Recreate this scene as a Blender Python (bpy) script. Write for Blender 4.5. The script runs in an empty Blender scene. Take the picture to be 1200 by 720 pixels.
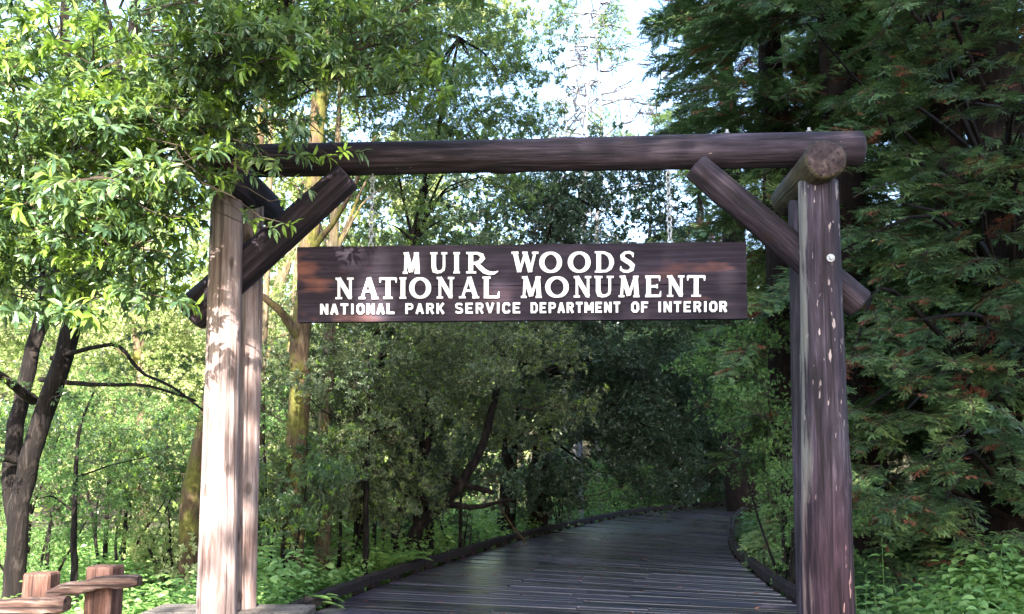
import bpy, math, random
import numpy as np
from mathutils import Vector, Matrix
R = math.radians
rs = np.random.RandomState(11)
random.seed(11)

# ------------------------------------------------------------------ camera
S = bpy.context.scene
C = S.collection
CAM = np.array([0.0, 0.0, 1.6]); YAW = R(2.3); PITCH = R(9.0); F = 1152.0
cd = bpy.data.cameras.new('camera'); cam = bpy.data.objects.new('camera', cd); C.objects.link(cam)
cam.location = CAM; cam.rotation_euler = (R(90) + PITCH, 0, YAW)
cd.sensor_width = 36; cd.lens = F / 1200 * 36; cd.clip_start = 0.1; cd.clip_end = 3000
S.camera = cam
# ------------------------------------------------------------------ light
SUN_AZ = R(-6.0); SUN_EL = R(34.0)          # sun behind the camera, a little to its right
TO_SUN = np.array([-math.sin(SUN_AZ) * math.cos(SUN_EL), -math.cos(SUN_AZ) * math.cos(SUN_EL), math.sin(SUN_EL)])
w = bpy.data.worlds.new('World'); S.world = w; w.use_nodes = True
nt = w.node_tree; bg = nt.nodes['Background']; sky = nt.nodes.new('ShaderNodeTexSky')
sky.sky_type = 'NISHITA'; sky.sun_disc = False; sky.sun_elevation = SUN_EL; sky.sun_rotation = R(180) + SUN_AZ
sky.dust_density = 2.0; sky.air_density = 1.0; sky.ozone_density = 1.5
nt.links.new(sky.outputs[0], bg.inputs[0]); bg.inputs[1].default_value = 0.15
sl = bpy.data.lights.new('sun', 'SUN'); so = bpy.data.objects.new('sun', sl); C.objects.link(so)
sl.energy = 5.0; sl.angle = R(0.5); sl.color = (1.0, 0.93, 0.82)
so.rotation_euler = Vector(TO_SUN).to_track_quat('Z', 'Y').to_euler(); so.location = (0, 0, 30)
S.view_settings.view_transform = 'Standard'; S.view_settings.look = 'None'
S.view_settings.exposure = 2.72; S.view_settings.gamma = 1.0
S.cycles.max_bounces = 8; S.cycles.diffuse_bounces = 4; S.cycles.transmission_bounces = 4; S.cycles.glossy_bounces = 3
S.cycles.sample_clamp_indirect = 6.0

rc = cam.rotation_euler.to_matrix()
def ray(px, py):
    v = rc @ Vector(((px - 600) / F, -(py - 360) / F, -1.0)); return np.array(v)
def at(px, py, Y):
    """the point of the vertical plane y = Y that the photograph shows at a pixel"""
    v = ray(px, py); return CAM + v * ((Y - CAM[1]) / v[1])
def gnd(px, py, z=0.0):
    v = ray(px, py); return CAM + v * ((z - CAM[2]) / v[2])
def project(p):
    v = rc.transposed() @ Vector(p - CAM)
    return 600 + F * v.x / -v.z, 360 - F * v.y / -v.z

# ------------------------------------------------------------------ mesh helpers
class MB:
    def __init__(s): s.v = []; s.f = []; s.n = 0
    def add(s, v, f, mat=0):
        v = np.asarray(v, float).reshape(-1, 3); f = np.asarray(f, int)
        s.v.append(v); s.f.append((f + s.n, mat)); s.n += len(v)
    def mesh(s, name, mats, smooth=False):
        me = bpy.data.meshes.new(name)
        V = np.concatenate(s.v).astype(np.float32)
        tot = np.concatenate([np.full(len(f), f.shape[1]) for f, _ in s.f]).astype(np.int32)
        idx = np.concatenate([f.ravel() for f, _ in s.f]).astype(np.int32)
        mi = np.concatenate([np.full(len(f), m) for f, m in s.f]).astype(np.int32)
        me.vertices.add(len(V)); me.vertices.foreach_set('co', V.ravel())
        me.loops.add(len(idx)); me.loops.foreach_set('vertex_index', idx)
        me.polygons.add(len(tot))
        me.polygons.foreach_set('loop_start', np.concatenate([[0], np.cumsum(tot)[:-1]]).astype(np.int32))
        me.polygons.foreach_set('material_index', mi)
        me.polygons.foreach_set('use_smooth', np.full(len(tot), smooth))
        for m in (mats if isinstance(mats, (list, tuple)) else [mats]): me.materials.append(m)
        me.update(calc_edges=True); me.validate()
        return me
def link(name, data, parent=None, loc=None, rot=None, scale=None):
    o = bpy.data.objects.new(name, data); C.objects.link(o)
    if parent is not None: o.parent = parent
    if loc is not None: o.location = loc
    if rot is not None: o.rotation_euler = rot
    if scale is not None: o.scale = (scale,) * 3 if np.isscalar(scale) else scale
    return o
def tag(o, label=None, cat=None, group=None, kind=None):
    if label: o['label'] = label
    if cat: o['category'] = cat
    if group: o['group'] = group
    if kind: o['kind'] = kind
    return o
def thing(name, label, cat, loc=(0, 0, 0), group=None):
    o = bpy.data.objects.new(name, None); C.objects.link(o); o.location = loc; o.empty_display_size = .2
    return tag(o, label, cat, group)
def nrm(a): return a / np.maximum(np.linalg.norm(a, axis=-1, keepdims=True), 1e-9)

def tube(pts, rad, sides=6, jit=0.0, caps=True):
    pts = np.asarray(pts, float); k = len(pts); rad = np.broadcast_to(np.asarray(rad, float), (k,))
    T = nrm(np.gradient(pts, axis=0)); up = np.array([0, 0, 1.0]) if abs(T[0, 2]) < .9 else np.array([1.0, 0, 0])
    V = []; u = nrm(np.cross(T[0], up))
    for i in range(k):
        u = nrm(u - T[i] * np.dot(u, T[i])); w_ = np.cross(T[i], u)
        a = np.arange(sides) * 2 * math.pi / sides
        r = rad[i] * (1 + (rs.uniform(-jit, jit, sides) if jit else 0))
        V.append(pts[i] + np.outer(np.cos(a) * r, u) + np.outer(np.sin(a) * r, w_))
    V = np.concatenate(V); Fq = []
    i, j = np.meshgrid(np.arange(k - 1), np.arange(sides), indexing='ij'); i = i.ravel(); j = j.ravel(); j2 = (j + 1) % sides
    return V, np.stack([i * sides + j, i * sides + j2, (i + 1) * sides + j2, (i + 1) * sides + j], 1)

def leaves(P, D, N, L, W, kind='d'):
    n = len(P); L = np.broadcast_to(L, (n,))[:, None]; W = np.broadcast_to(W, (n,))[:, None]
    D = nrm(D); Sd = nrm(np.cross(D, N)); N = np.cross(Sd, D)
    if kind == 'n':     # needle: one narrow triangle
        V = np.stack([P - Sd * W / 2, P + Sd * W / 2, P + D * L], 1); return V.reshape(-1, 3), np.arange(3 * n).reshape(n, 3)
    if kind == 'd':
        V = np.stack([P, P + D * L * .45 + Sd * W / 2 + N * W * .18, P + D * L - N * L * .12, P + D * L * .45 - Sd * W / 2 + N * W * .18], 1)
        b = np.arange(n)[:, None] * 4
        return V.reshape(-1, 3), np.concatenate([b + [0, 1, 2], b + [0, 2, 3]])
    tl = .22 if kind == 'l' else .2
    c1, w1, c2, w2 = (.25, .42, .68, .4) if kind == 'l' else (.18, .46, .6, .42)
    V = np.stack([P, P + D * L * .5 - N * W * .04, P + D * L - N * L * tl,
                  P + D * L * c1 + Sd * W * w1 + N * W * .16, P + D * L * c2 + Sd * W * w2 + N * (W * .14 - L * .06),
                  P + D * L * c1 - Sd * W * w1 + N * W * .16, P + D * L * c2 - Sd * W * w2 + N * (W * .14 - L * .06)], 1)
    b = np.arange(n)[:, None] * 7
    return V.reshape(-1, 3), np.concatenate([b + [0, 1, 4, 3], b + [0, 5, 6, 1]]), np.concatenate([b + [1, 2, 4], b + [1, 6, 2]])
def add_leaves(mb, *a, mat=0, kind='d', **k):
    r = leaves(*a, kind=kind, **k); n0 = mb.n
    mb.add(r[0], r[1], mat)
    if len(r) > 2:
        mb.f.append((np.asarray(r[2], int) + n0, mat))

# ------------------------------------------------------------------ materials
def new_mat(name):
    m = bpy.data.materials.new(name); m.use_nodes = True; n = m.node_tree.nodes; return m, n, m.node_tree.links, n['Principled BSDF'], n['Material Output']
def ramp(n, l, src, stops):
    r = n.new('ShaderNodeValToRGB'); e = r.color_ramp.elements
    while len(e) > 1: e.remove(e[-1])
    e[0].position = stops[0][0]; e[0].color = (*stops[0][1], 1)
    for p, c in stops[1:]: x = e.new(p); x.color = (*c, 1)
    l.new(src, r.inputs[0]); return r.outputs[0]
def noise(n, l, scale, detail=4, vec=None, rough=.55, dist=0):
    t = n.new('ShaderNodeTexNoise'); t.inputs['Scale'].default_value = scale; t.inputs['Detail'].default_value = detail
    t.inputs['Roughness'].default_value = rough; t.inputs['Distortion'].default_value = dist
    if vec is not None: l.new(vec, t.inputs['Vector'])
    return t.outputs['Fac']
def mapping(n, l, scale, coord='Object'):
    tc = n.new('ShaderNodeTexCoord'); mp = n.new('ShaderNodeMapping'); mp.inputs['Scale'].default_value = scale
    l.new(tc.outputs[coord], mp.inputs['Vector']); return mp.outputs[0]
def mixc(n, l, fac, a, b, mode='MIX'):
    m = n.new('ShaderNodeMix'); m.data_type = 'RGBA'; m.blend_type = mode
    for sock, v in ((m.inputs['Factor'], fac), (m.inputs[6], a), (m.inputs[7], b)):
        if isinstance(v, (int, float)): sock.default_value = v
        elif isinstance(v, tuple): sock.default_value = (*v, 1)
        else: l.new(v, sock)
    return m.outputs[2]
def math_(n, l, op, a, b=0.0):
    m = n.new('ShaderNodeMath'); m.operation = op
    for s_, v in ((m.inputs[0], a), (m.inputs[1], b)):
        if isinstance(v, (int, float)): s_.default_value = v
        else: l.new(v, s_)
    return m.outputs[0]
def bump(n, l, h, bsdf, strength=.5, dist=.01):
    b = n.new('ShaderNodeBump'); b.inputs['Strength'].default_value = strength; b.inputs['Distance'].default_value = dist
    l.new(h, b.inputs['Height']); l.new(b.outputs[0], bsdf.inputs['Normal'])

def leaf_mat(name, stops, trans=(.2, .35, .05), tf=.35, rough=.35, spec=.5):
    m, n, l, b, out = new_mat(name)
    g = n.new('ShaderNodeNewGeometry'); oi = n.new('ShaderNodeObjectInfo')
    a = math_(n, l, 'MULTIPLY', g.outputs['Random Per Island'], .62); c = math_(n, l, 'MULTIPLY', oi.outputs['Random'], .38)
    f = math_(n, l, 'ADD', a, c)
    col = ramp(n, l, f, stops); l.new(col, b.inputs['Base Color'])
    b.inputs['Roughness'].default_value = rough; b.inputs['Specular IOR Level'].default_value = spec
    t = n.new('ShaderNodeBsdfTranslucent'); tc = mixc(n, l, .55, col, trans); l.new(tc, t.inputs[0])
    mx = n.new('ShaderNodeMixShader'); mx.inputs[0].default_value = tf
    l.new(b.outputs[0], mx.inputs[1]); l.new(t.outputs[0], mx.inputs[2]); l.new(mx.outputs[0], out.inputs[0]); return m

def wood_mat(name, stops, scale=(14, 14, 1.2), chips=None, rough=.75, edge=None, bumps=.6, check=.75):
    m, n, l, b, out = new_mat(name)
    v = mapping(n, l, scale); v2 = mapping(n, l, (2.2, 2.2, .9)); v3 = mapping(n, l, (45, 45, 1.6))
    f1 = noise(n, l, 1.6, 6, v, .62, .6); f2 = noise(n, l, 1.5, 3, v2); f3 = noise(n, l, 1.5, 5, v3, .7)
    f = math_(n, l, 'ADD', math_(n, l, 'MULTIPLY', f1, .5), math_(n, l, 'ADD', math_(n, l, 'MULTIPLY', f2, .28), math_(n, l, 'MULTIPLY', f3, .22)))
    f = math_(n, l, 'ADD', math_(n, l, 'MULTIPLY', math_(n, l, 'SUBTRACT', f, .5), 1.9), .5)
    col = ramp(n, l, f, stops)
    # dark drying checks along the grain
    ck = ramp(n, l, noise(n, l, 1.1, 2, mapping(n, l, (26, 26, .55)), .5, .3), [(.37, (1, 1, 1)), (.41, (0, 0, 0))])
    col = mixc(n, l, math_(n, l, 'MULTIPLY', ck, check), col, (.012, .008, .008))
    kn = n.new('ShaderNodeTexVoronoi'); kn.inputs['Scale'].default_value = 1.0; l.new(mapping(n, l, (5, 5, 2.6)), kn.inputs['Vector'])
    kk = ramp(n, l, kn.outputs['Distance'], [(.10, (1, 1, 1)), (.17, (0, 0, 0))]); col = mixc(n, l, math_(n, l, 'MULTIPLY', kk, .6), col, (.03, .018, .015))
    if chips:
        cv = ramp(n, l, noise(n, l, 1.0, 2, mapping(n, l, (30, 30, 7)), .5), [(chips[0], (0, 0, 0)), (chips[0] + .03, (1, 1, 1))])
        gate = ramp(n, l, noise(n, l, 1.0, 1, mapping(n, l, (2, 2, 1.3))), [(.42, (0, 0, 0)), (.55, (1, 1, 1))])
        col = mixc(n, l, math_(n, l, 'MULTIPLY', cv, gate), col, chips[1])
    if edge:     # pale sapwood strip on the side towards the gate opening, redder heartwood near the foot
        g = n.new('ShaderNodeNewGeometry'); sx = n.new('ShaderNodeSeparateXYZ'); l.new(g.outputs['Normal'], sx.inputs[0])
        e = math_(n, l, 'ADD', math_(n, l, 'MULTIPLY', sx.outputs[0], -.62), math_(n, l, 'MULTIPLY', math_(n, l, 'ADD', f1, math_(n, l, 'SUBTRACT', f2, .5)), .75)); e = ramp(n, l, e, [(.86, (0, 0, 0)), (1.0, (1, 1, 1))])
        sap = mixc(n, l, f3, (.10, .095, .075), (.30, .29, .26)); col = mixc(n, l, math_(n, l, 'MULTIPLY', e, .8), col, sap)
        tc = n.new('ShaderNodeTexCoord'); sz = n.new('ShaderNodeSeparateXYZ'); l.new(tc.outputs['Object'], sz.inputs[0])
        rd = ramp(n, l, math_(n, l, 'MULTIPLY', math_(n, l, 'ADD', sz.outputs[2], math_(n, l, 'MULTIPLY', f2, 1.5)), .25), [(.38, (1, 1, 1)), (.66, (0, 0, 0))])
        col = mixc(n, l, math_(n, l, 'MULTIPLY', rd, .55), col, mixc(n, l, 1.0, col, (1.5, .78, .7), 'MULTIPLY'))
    l.new(col, b.inputs['Base Color']); b.inputs['Roughness'].default_value = rough; b.inputs['Specular IOR Level'].default_value = .35
    h = math_(n, l, 'SUBTRACT', f, math_(n, l, 'MULTIPLY', ck, .5)); bump(n, l, h, b, bumps, .02); return m

M = {}
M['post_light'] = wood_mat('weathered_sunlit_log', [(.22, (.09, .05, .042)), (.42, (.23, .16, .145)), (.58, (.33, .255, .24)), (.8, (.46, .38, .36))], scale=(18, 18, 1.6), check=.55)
M['log_dark'] = wood_mat('stained_log', [(.30, (.007, .005, .008)), (.46, (.024, .016, .024)), (.62, (.058, .041, .056)), (.80, (.14, .11, .13))], chips=(.75, (.30, .23, .21)))
M['post_dark'] = wood_mat('stained_post', [(.30, (.010, .006, .009)), (.44, (.028, .018, .027)), (.60, (.06, .043, .06)), (.78, (.15, .12, .15))], chips=(.665, (.45, .35, .33)), edge=True)
M['log_moss'] = wood_mat('mossy_log', [(.30, (.014, .010, .008)), (.46, (.04, .03, .018)), (.6, (.07, .055, .028)), (.75, (.14, .11, .08))])
M['fence'] = wood_mat('redwood_fence', [(.30, (.05, .022, .016)), (.46, (.11, .052, .038)), (.6, (.17, .095, .075)), (.8, (.28, .2, .17))], scale=(20, 20, 3))
M['rail'] = wood_mat('redwood_rail', [(.30, (.03, .015, .012)), (.46, (.08, .042, .032)), (.6, (.14, .09, .07)), (.85, (.42, .38, .35))], scale=(18, 18, 3))
M['end_grain'] = wood_mat('log_end_grain', [(.30, (.02, .012, .013)), (.46, (.05, .03, .032)), (.6, (.085, .055, .055)), (.78, (.2, .15, .13))], scale=(9, 9, 9))
M['plinth'] = wood_mat('grey_seat_plank', [(.30, (.05, .042, .04)), (.46, (.10, .088, .08)), (.6, (.16, .14, .125)), (.8, (.24, .22, .2))], scale=(2, 22, 22))

def board_mat():
    m, n, l, b, out = new_mat('sign_board_wood')
    f1 = noise(n, l, 1.5, 6, mapping(n, l, (1.0, 8, 26)), .65, .3); f2 = noise(n, l, 1.0, 3, mapping(n, l, (1.6, 2, 5)))
    f = math_(n, l, 'ADD', math_(n, l, 'MULTIPLY', f1, .6), math_(n, l, 'MULTIPLY', f2, .4))
    col = ramp(n, l, f, [(.34, (.007, .005, .009)), (.5, (.019, .013, .023)), (.68, (.05, .038, .058))])
    red = ramp(n, l, noise(n, l, 1.0, 3, mapping(n, l, (1.5, 2, 5.0))), [(.56, (0, 0, 0)), (.72, (1, 1, 1))])
    # bare reddish wood where the stain has worn off towards both ends
    tc = n.new('ShaderNodeTexCoord'); sx = n.new('ShaderNodeSeparateXYZ'); l.new(tc.outputs['Object'], sx.inputs[0])
    ends = ramp(n, l, math_(n, l, 'ABSOLUTE', math_(n, l, 'MULTIPLY', sx.outputs[0], .5)), [(.5, (.1, .1, .1)), (.82, (1, 1, 1))])
    col = mixc(n, l, math_(n, l, 'MULTIPLY', red, math_(n, l, 'MULTIPLY', ends, .8)), col, (.26, .10, .07))
    l.new(col, b.inputs['Base Color']); b.inputs['Roughness'].default_value = .7; b.inputs['Specular IOR Level'].default_value = .2; bump(n, l, f1, b, .5, .01); return m
M['board'] = board_mat()
def plain(name, col, rough=.6, metal=0, var=.0, spec=.5):
    m, n, l, b, out = new_mat(name)
    c = mixc(n, l, noise(n, l, 25, 4, mapping(n, l, (1, 1, 1))), tuple(x * (1 - var) for x in col), tuple(min(1, x * (1 + var)) for x in col))
    l.new(c, b.inputs['Base Color']); b.inputs['Roughness'].default_value = rough; b.inputs['Metallic'].default_value = metal; b.inputs['Specular IOR Level'].default_value = spec; return m
M['paint'] = plain('white_letter_paint', (.76, .76, .77), .55, var=.22)
M['steel'] = plain('galvanised_steel', (.42, .44, .47), .5, .3, var=.2)
def bark_mat(name, a, b_, c, moss=None, lo=.45, sc=(9, 9, 2)):
    m, n, l, b, out = new_mat(name)
    f = noise(n, l, 1.8, 6, mapping(n, l, sc), .65, .5); col = ramp(n, l, f, [(.3, a), (.52, b_), (.72, c)])
    if moss:
        mm = ramp(n, l, noise(n, l, 3.2, 5, mapping(n, l, (1, 1, .6)), .6), [(lo, (0, 0, 0)), (lo + .1, (1, 1, 1))])
        mc = ramp(n, l, noise(n, l, 14, 4, mapping(n, l, (1, 1, 1))), [(.3, tuple(x * .45 for x in moss)), (.65, moss)])
        col = mixc(n, l, mm, col, mc)
    l.new(col, b.inputs['Base Color']); b.inputs['Roughness'].default_value = .9; b.inputs['Specular IOR Level'].default_value = .2
    bump(n, l, f, b, .9, .05); return m
M['bark'] = bark_mat('bay_bark', (.004, .003, .003), (.009, .0065, .006), (.045, .036, .032))
M['bark_red'] = bark_mat('redwood_bark', (.005, .003, .003), (.012, .007, .006), (.03, .018, .014))
M['bark_moss'] = bark_mat('mossy_bark', (.03, .02, .012), (.09, .06, .035), (.16, .12, .08), moss=(.13, .125, .03), lo=.47)
M['bark_lichen'] = bark_mat('lichened_bark', (.05, .035, .025), (.13, .10, .06), (.32, .27, .2), moss=(.24, .22, .05), lo=.55)
M['bark_pale'] = bark_mat('pale_bark', (.07, .07, .08), (.14, .14, .16), (.22, .22, .24))
M['twig'] = plain('twig_bark', (.05, .035, .025), .9, var=.4)
M['twig_red'] = plain('redwood_twig', (.045, .03, .018), .9, var=.4)
M['bay'] = leaf_mat('bay_leaf', [(.1, (.030, .062, .038)), (.4, (.065, .125, .065)), (.7, (.12, .20, .075)), (.95, (.25, .33, .09))], (.30, .42, .07), .38, .30, .7)
M['bay_young'] = leaf_mat('young_bay_leaf', [(.1, (.10, .20, .03)), (.6, (.2, .32, .05)), (.95, (.3, .42, .07))], (.35, .5, .05), .4, .4)
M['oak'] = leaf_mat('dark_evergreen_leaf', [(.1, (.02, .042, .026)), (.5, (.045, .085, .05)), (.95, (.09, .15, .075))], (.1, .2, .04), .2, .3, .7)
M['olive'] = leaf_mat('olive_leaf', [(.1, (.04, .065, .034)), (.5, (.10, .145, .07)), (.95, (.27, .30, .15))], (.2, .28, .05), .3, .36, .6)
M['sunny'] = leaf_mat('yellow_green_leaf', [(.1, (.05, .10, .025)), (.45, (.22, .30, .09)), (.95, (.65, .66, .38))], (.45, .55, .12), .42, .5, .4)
M['needle'] = leaf_mat('redwood_needle', [(.1, (.02, .05, .022)), (.5, (.07, .135, .05)), (.95, (.22, .31, .10))], (.1, .2, .05), .22, .45, .45)
M['needle_brown'] = leaf_mat('dead_redwood_needle', [(.1, (.09, .025, .014)), (.6, (.22, .07, .04)), (.95, (.32, .14, .08))], (.2, .08, .04), .25, .7, .2)
M['herb'] = leaf_mat('nettle_leaf', [(.1, (.08, .18, .05)), (.5, (.19, .34, .10)), (.95, (.34, .50, .17))], (.25, .45, .08), .45, .4, .5)
M['herb_dark'] = leaf_mat('shade_herb_leaf', [(.1, (.04, .09, .03)), (.5, (.08, .17, .05)), (.95, (.15, .26, .07))], (.15, .3, .06), .3, .45, .4)
M['grass'] = leaf_mat('grass_blade', [(.1, (.05, .12, .03)), (.6, (.1, .2, .05)), (.95, (.25, .28, .12))], (.2, .35, .06), .35, .5, .3)
def ground_mat():
    m, n, l, b, out = new_mat('forest_soil'); v = mapping(n, l, (1, 1, 1))
    col = ramp(n, l, noise(n, l, 6, 8, v, .7), [(.3, (.018, .013, .008)), (.5, (.05, .038, .022)), (.62, (.05, .07, .022)), (.8, (.10, .12, .04))])
    l.new(col, b.inputs['Base Color']); b.inputs['Roughness'].default_value = .95; bump(n, l, noise(n, l, 18, 6, v), b, .8, .05); return m
M['soil'] = ground_mat()
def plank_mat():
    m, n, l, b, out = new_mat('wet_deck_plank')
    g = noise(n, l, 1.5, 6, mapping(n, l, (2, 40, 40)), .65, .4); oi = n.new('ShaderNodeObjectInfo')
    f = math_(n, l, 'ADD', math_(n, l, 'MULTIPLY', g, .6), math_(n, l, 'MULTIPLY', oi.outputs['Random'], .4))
    col = ramp(n, l, f, [(.25, (.010, .007, .013)), (.5, (.027, .020, .037)), (.8, (.058, .046, .078))])  # purple-brown wood; the blue sheen of reflected sky is tinted into this colour
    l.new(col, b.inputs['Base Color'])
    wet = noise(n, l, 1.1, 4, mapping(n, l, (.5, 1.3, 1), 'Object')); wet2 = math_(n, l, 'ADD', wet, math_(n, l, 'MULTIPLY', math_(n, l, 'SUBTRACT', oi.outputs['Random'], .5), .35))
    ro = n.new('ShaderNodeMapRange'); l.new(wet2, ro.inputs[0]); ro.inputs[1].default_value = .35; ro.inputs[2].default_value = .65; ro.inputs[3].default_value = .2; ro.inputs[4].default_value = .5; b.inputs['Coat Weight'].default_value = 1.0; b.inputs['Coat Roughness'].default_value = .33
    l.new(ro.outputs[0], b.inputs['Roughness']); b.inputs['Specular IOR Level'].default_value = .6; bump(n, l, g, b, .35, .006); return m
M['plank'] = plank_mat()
M['kerb'] = wood_mat('dark_kerb_timber', [(.3, (.006, .004, .005)), (.5, (.014, .009, .010)), (.75, (.045, .026, .025))], scale=(3, 22, 22))

# ------------------------------------------------------------------ setting: ground
def hill(x, y):
    x = np.asarray(x, float); y = np.asarray(y, float)
    a = np.clip(y - 40, 0, None) * .30 + np.clip(-x - 14, 0, None) * .30 + np.clip(x - 12, 0, None) * .35
    a = np.where(y < -5, a * np.clip(1 + (y + 5) / 25, 0, 1), a)
    return -.28 + 30 * (1 - np.exp(-a / 30)) + .08 * np.sin(x * 1.1 + 1) * np.cos(y * .9) * np.clip((np.abs(x - .5) - 3.2), 0, 1)
gx = np.sinh(np.linspace(-4.6, 4.6, 141)) * 10; gy = np.sinh(np.linspace(-4.4, 4.6, 151)) * 10 + 12
GX, GY = np.meshgrid(gx, gy, indexing='ij'); GZ = hill(GX, GY)
i, j = np.meshgrid(np.arange(140), np.arange(150), indexing='ij'); i = i.ravel(); j = j.ravel()
mb = MB(); mb.add(np.stack([GX, GY, GZ], -1), np.stack([i * 151 + j, (i + 1) * 151 + j, (i + 1) * 151 + j + 1, i * 151 + j + 1], 1))
tag(link('ground', mb.mesh('ground', M['soil'], True)), 'dark forest floor rising into slopes on both sides', kind='structure')

# ------------------------------------------------------------------ setting: boardwalk of single planks
LE = [gnd(*p) for p in ((370, 716), (420, 696), (480, 674), (540, 655), (600, 636), (660, 621), (700, 612), (740, 604), (780, 598.5), (820, 595), (868, 592))]
RE = [gnd(*p) for p in ((932, 707), (905, 690), (880, 670), (862, 655), (854, 640), (853, 625), (856, 612), (863, 604), (872, 599))]
LE = [np.array([LE[0][0] - .25, 4.0, 0]), *LE]; RE = [np.array([RE[0][0] - .1, 4.0, 0]), *RE]
LE += [np.array([11., 41.5, 0])]; RE += [np.array([9.5, 35.6, 0])]
def curve(P, n):
    P = np.array(P); d = np.concatenate([[0], np.cumsum(np.linalg.norm(np.diff(P, axis=0), axis=1))]); t = np.linspace(0, d[-1], 400)
    Q = np.stack([np.interp(t, d, P[:, k]) for k in range(3)], 1)
    ker = np.hanning(31); ker /= ker.sum()
    Qp = np.concatenate([np.repeat(Q[:1], 15, 0), Q, np.repeat(Q[-1:], 15, 0)]); Q2 = np.stack([np.convolve(Qp[:, k], ker, 'valid') for k in range(3)], 1)
    Q2[:8] = Q[:8]; d = np.concatenate([[0], np.cumsum(np.linalg.norm(np.diff(Q2, axis=0), axis=1))])
    return Q2, d
LQ, Ld = curve(LE, 0); RQ, Rd = curve(RE, 0)
def along(Q, d, s): s = np.clip(s, 0, 1) * d[-1]; return np.array([np.interp(s, d, Q[:, k]) for k in range(3)])
bw = tag(link('boardwalk', None), 'wet dark plank boardwalk curving away to the right', kind='structure')
def slab(a, b, c, d, top, th, bev=.008):
    """box on the quad a b c d (ccw seen from above), chamfered upper edge"""
    q = np.array([a, b, c, d], float); q[:, 2] = 0; ce = q.mean(0)
    inn = q + nrm(ce - q) * bev * 1.4
    V = np.concatenate([inn + [0, 0, top], q + [0, 0, top - bev], q + [0, 0, top - th]])
    Fq = [[0, 1, 2, 3], [11, 10, 9, 8]]
    for k in range(4):
        k2 = (k + 1) % 4; Fq += [[4 + k, 4 + k2, k2, k], [8 + k, 8 + k2, 4 + k2, 4 + k]]
    return V, Fq
NR = 214; s0 = .0
ss = np.linspace(0, 1, NR + 1) ** 1.0
split_rows = 84; first = 26
for r in range(first, NR):
    a, b = ss[r], ss[r + 1]
    A, B, Cc, D = along(LQ, Ld, a), along(RQ, Rd, a), along(RQ, Rd, b), along(LQ, Ld, b)
    g = .04; A2, D2 = A + (D - A) * g, D - (D - A) * g; B2, C2 = B + (Cc - B) * g, Cc - (Cc - B) * g
    cuts = [0, 1] if r >= first + split_rows else [0, random.choice([.32, .5, .66]) + random.uniform(-.03, .03), 1]
    for u0, u1 in zip(cuts[:-1], cuts[1:]):
        e = .0012 if len(cuts) > 2 else 0
        a_, b_ = A2 + (B2 - A2) * (u0 + e), A2 + (B2 - A2) * (u1 - e); c_, d_ = D2 + (C2 - D2) * (u1 - e), D2 + (C2 - D2) * (u0 + e)
        if r >= first + split_rows and r % 1: continue
        V, Fq = slab(a_, b_, c_, d_, random.uniform(-.0025, .0025), .045); ce = V.mean(0)
        tz = random.uniform(-.004, .004); V[:, 2] += (V[:, 1] - ce[1]) * random.uniform(-.012, .012)
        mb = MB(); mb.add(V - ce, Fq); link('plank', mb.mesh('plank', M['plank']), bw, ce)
# joists/underside so no light comes through
mb = MB()
sq = np.linspace(0, 1, 60)
LL = np.array([along(LQ, Ld, s) for s in sq]); RR = np.array([along(RQ, Rd, s) for s in sq]); LL[:, 2] = RR[:, 2] = -.06
mb.add(np.concatenate([LL, RR]), [[k, 60 + k, 61 + k, k + 1] for k in range(59)])
link('deck_frame', mb.mesh('deck_frame', M['kerb']), bw)
# timber kerbs on blocks, one timber after the other
def kerb(Q, d, label, sgn):
    k = tag(link('kerb', None), label, kind='structure')
    s = .1; Lm = d[-1]
    while s < .985:
        ln = 2.4 / Lm; e = min(s + ln, 1)
        P = np.array([along(Q, d, t) for t in np.linspace(s, e - .02 / Lm, 7)])
        T = nrm(np.gradient(P, axis=0)); Nn = np.stack([-T[:, 1], T[:, 0], 0 * T[:, 0]], 1) * sgn
        w_, h0, h1 = .06, .05, .165
        c = P - Nn * .0; jz = random.uniform(-.008, .008)
        sec = [(0, h0), (.0, h1 - .02), (.02, h1), (2 * w_ - .02, h1), (2 * w_, h1 - .02), (2 * w_, h0)]
        V = np.concatenate([np.array([c[i] + Nn[i] * x + [0, 0, z + jz + .006 * math.sin(i * 2 + s * 90)] for x, z in sec]) for i in range(7)])
        Fq = [[i * 6 + q, i * 6 + (q + 1) % 6, (i + 1) * 6 + (q + 1) % 6, (i + 1) * 6 + q] for i in range(6) for q in range(6)]
        mb = MB(); ce = V.mean(0); mb.add(V - ce, Fq); mb.add(V[:6] - ce, [[5, 4, 3, 2, 1, 0]]); mb.add(V[-6:] - ce, [[0, 1, 2, 3, 4, 5]])
        link('timber', mb.mesh('timber', M['kerb']), k, ce)
        for t in (.12, .5, .88):
            p = along(Q, d, s + (e - s) * t); q = along(Q, d, s + (e - s) * t + .003); tt = nrm(q - p); nn = np.array([-tt[1], tt[0], 0]) * sgn
            a = p + nn * .02 - tt * .12; b = a + tt * .24; c2 = b + nn * .08; d2 = a + nn * .08
            V, Fb = slab(a, b, c2, d2, .06, .12, .003); mb = MB(); ce = V.mean(0); mb.add(V - ce, Fb); link('spacer_block', mb.mesh('spacer_block', M['kerb']), k, ce)
            bp = p + nn * .06; V, Fb = tube([bp + [0, 0, .155], bp + [0, 0, .187], bp + [0, 0, .19]], [.022, .02, .002], 8); mb = MB(); mb.add(V - bp, Fb); link('bolt_head', mb.mesh('bolt_head', M['kerb']), k, bp)
        s = e
    return k
kerb(LQ, Ld, 'dark timber kerb along the left edge of the boardwalk', 1)
kerb(RQ, Rd, 'dark timber kerb along the right edge of the boardwalk', -1)

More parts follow.
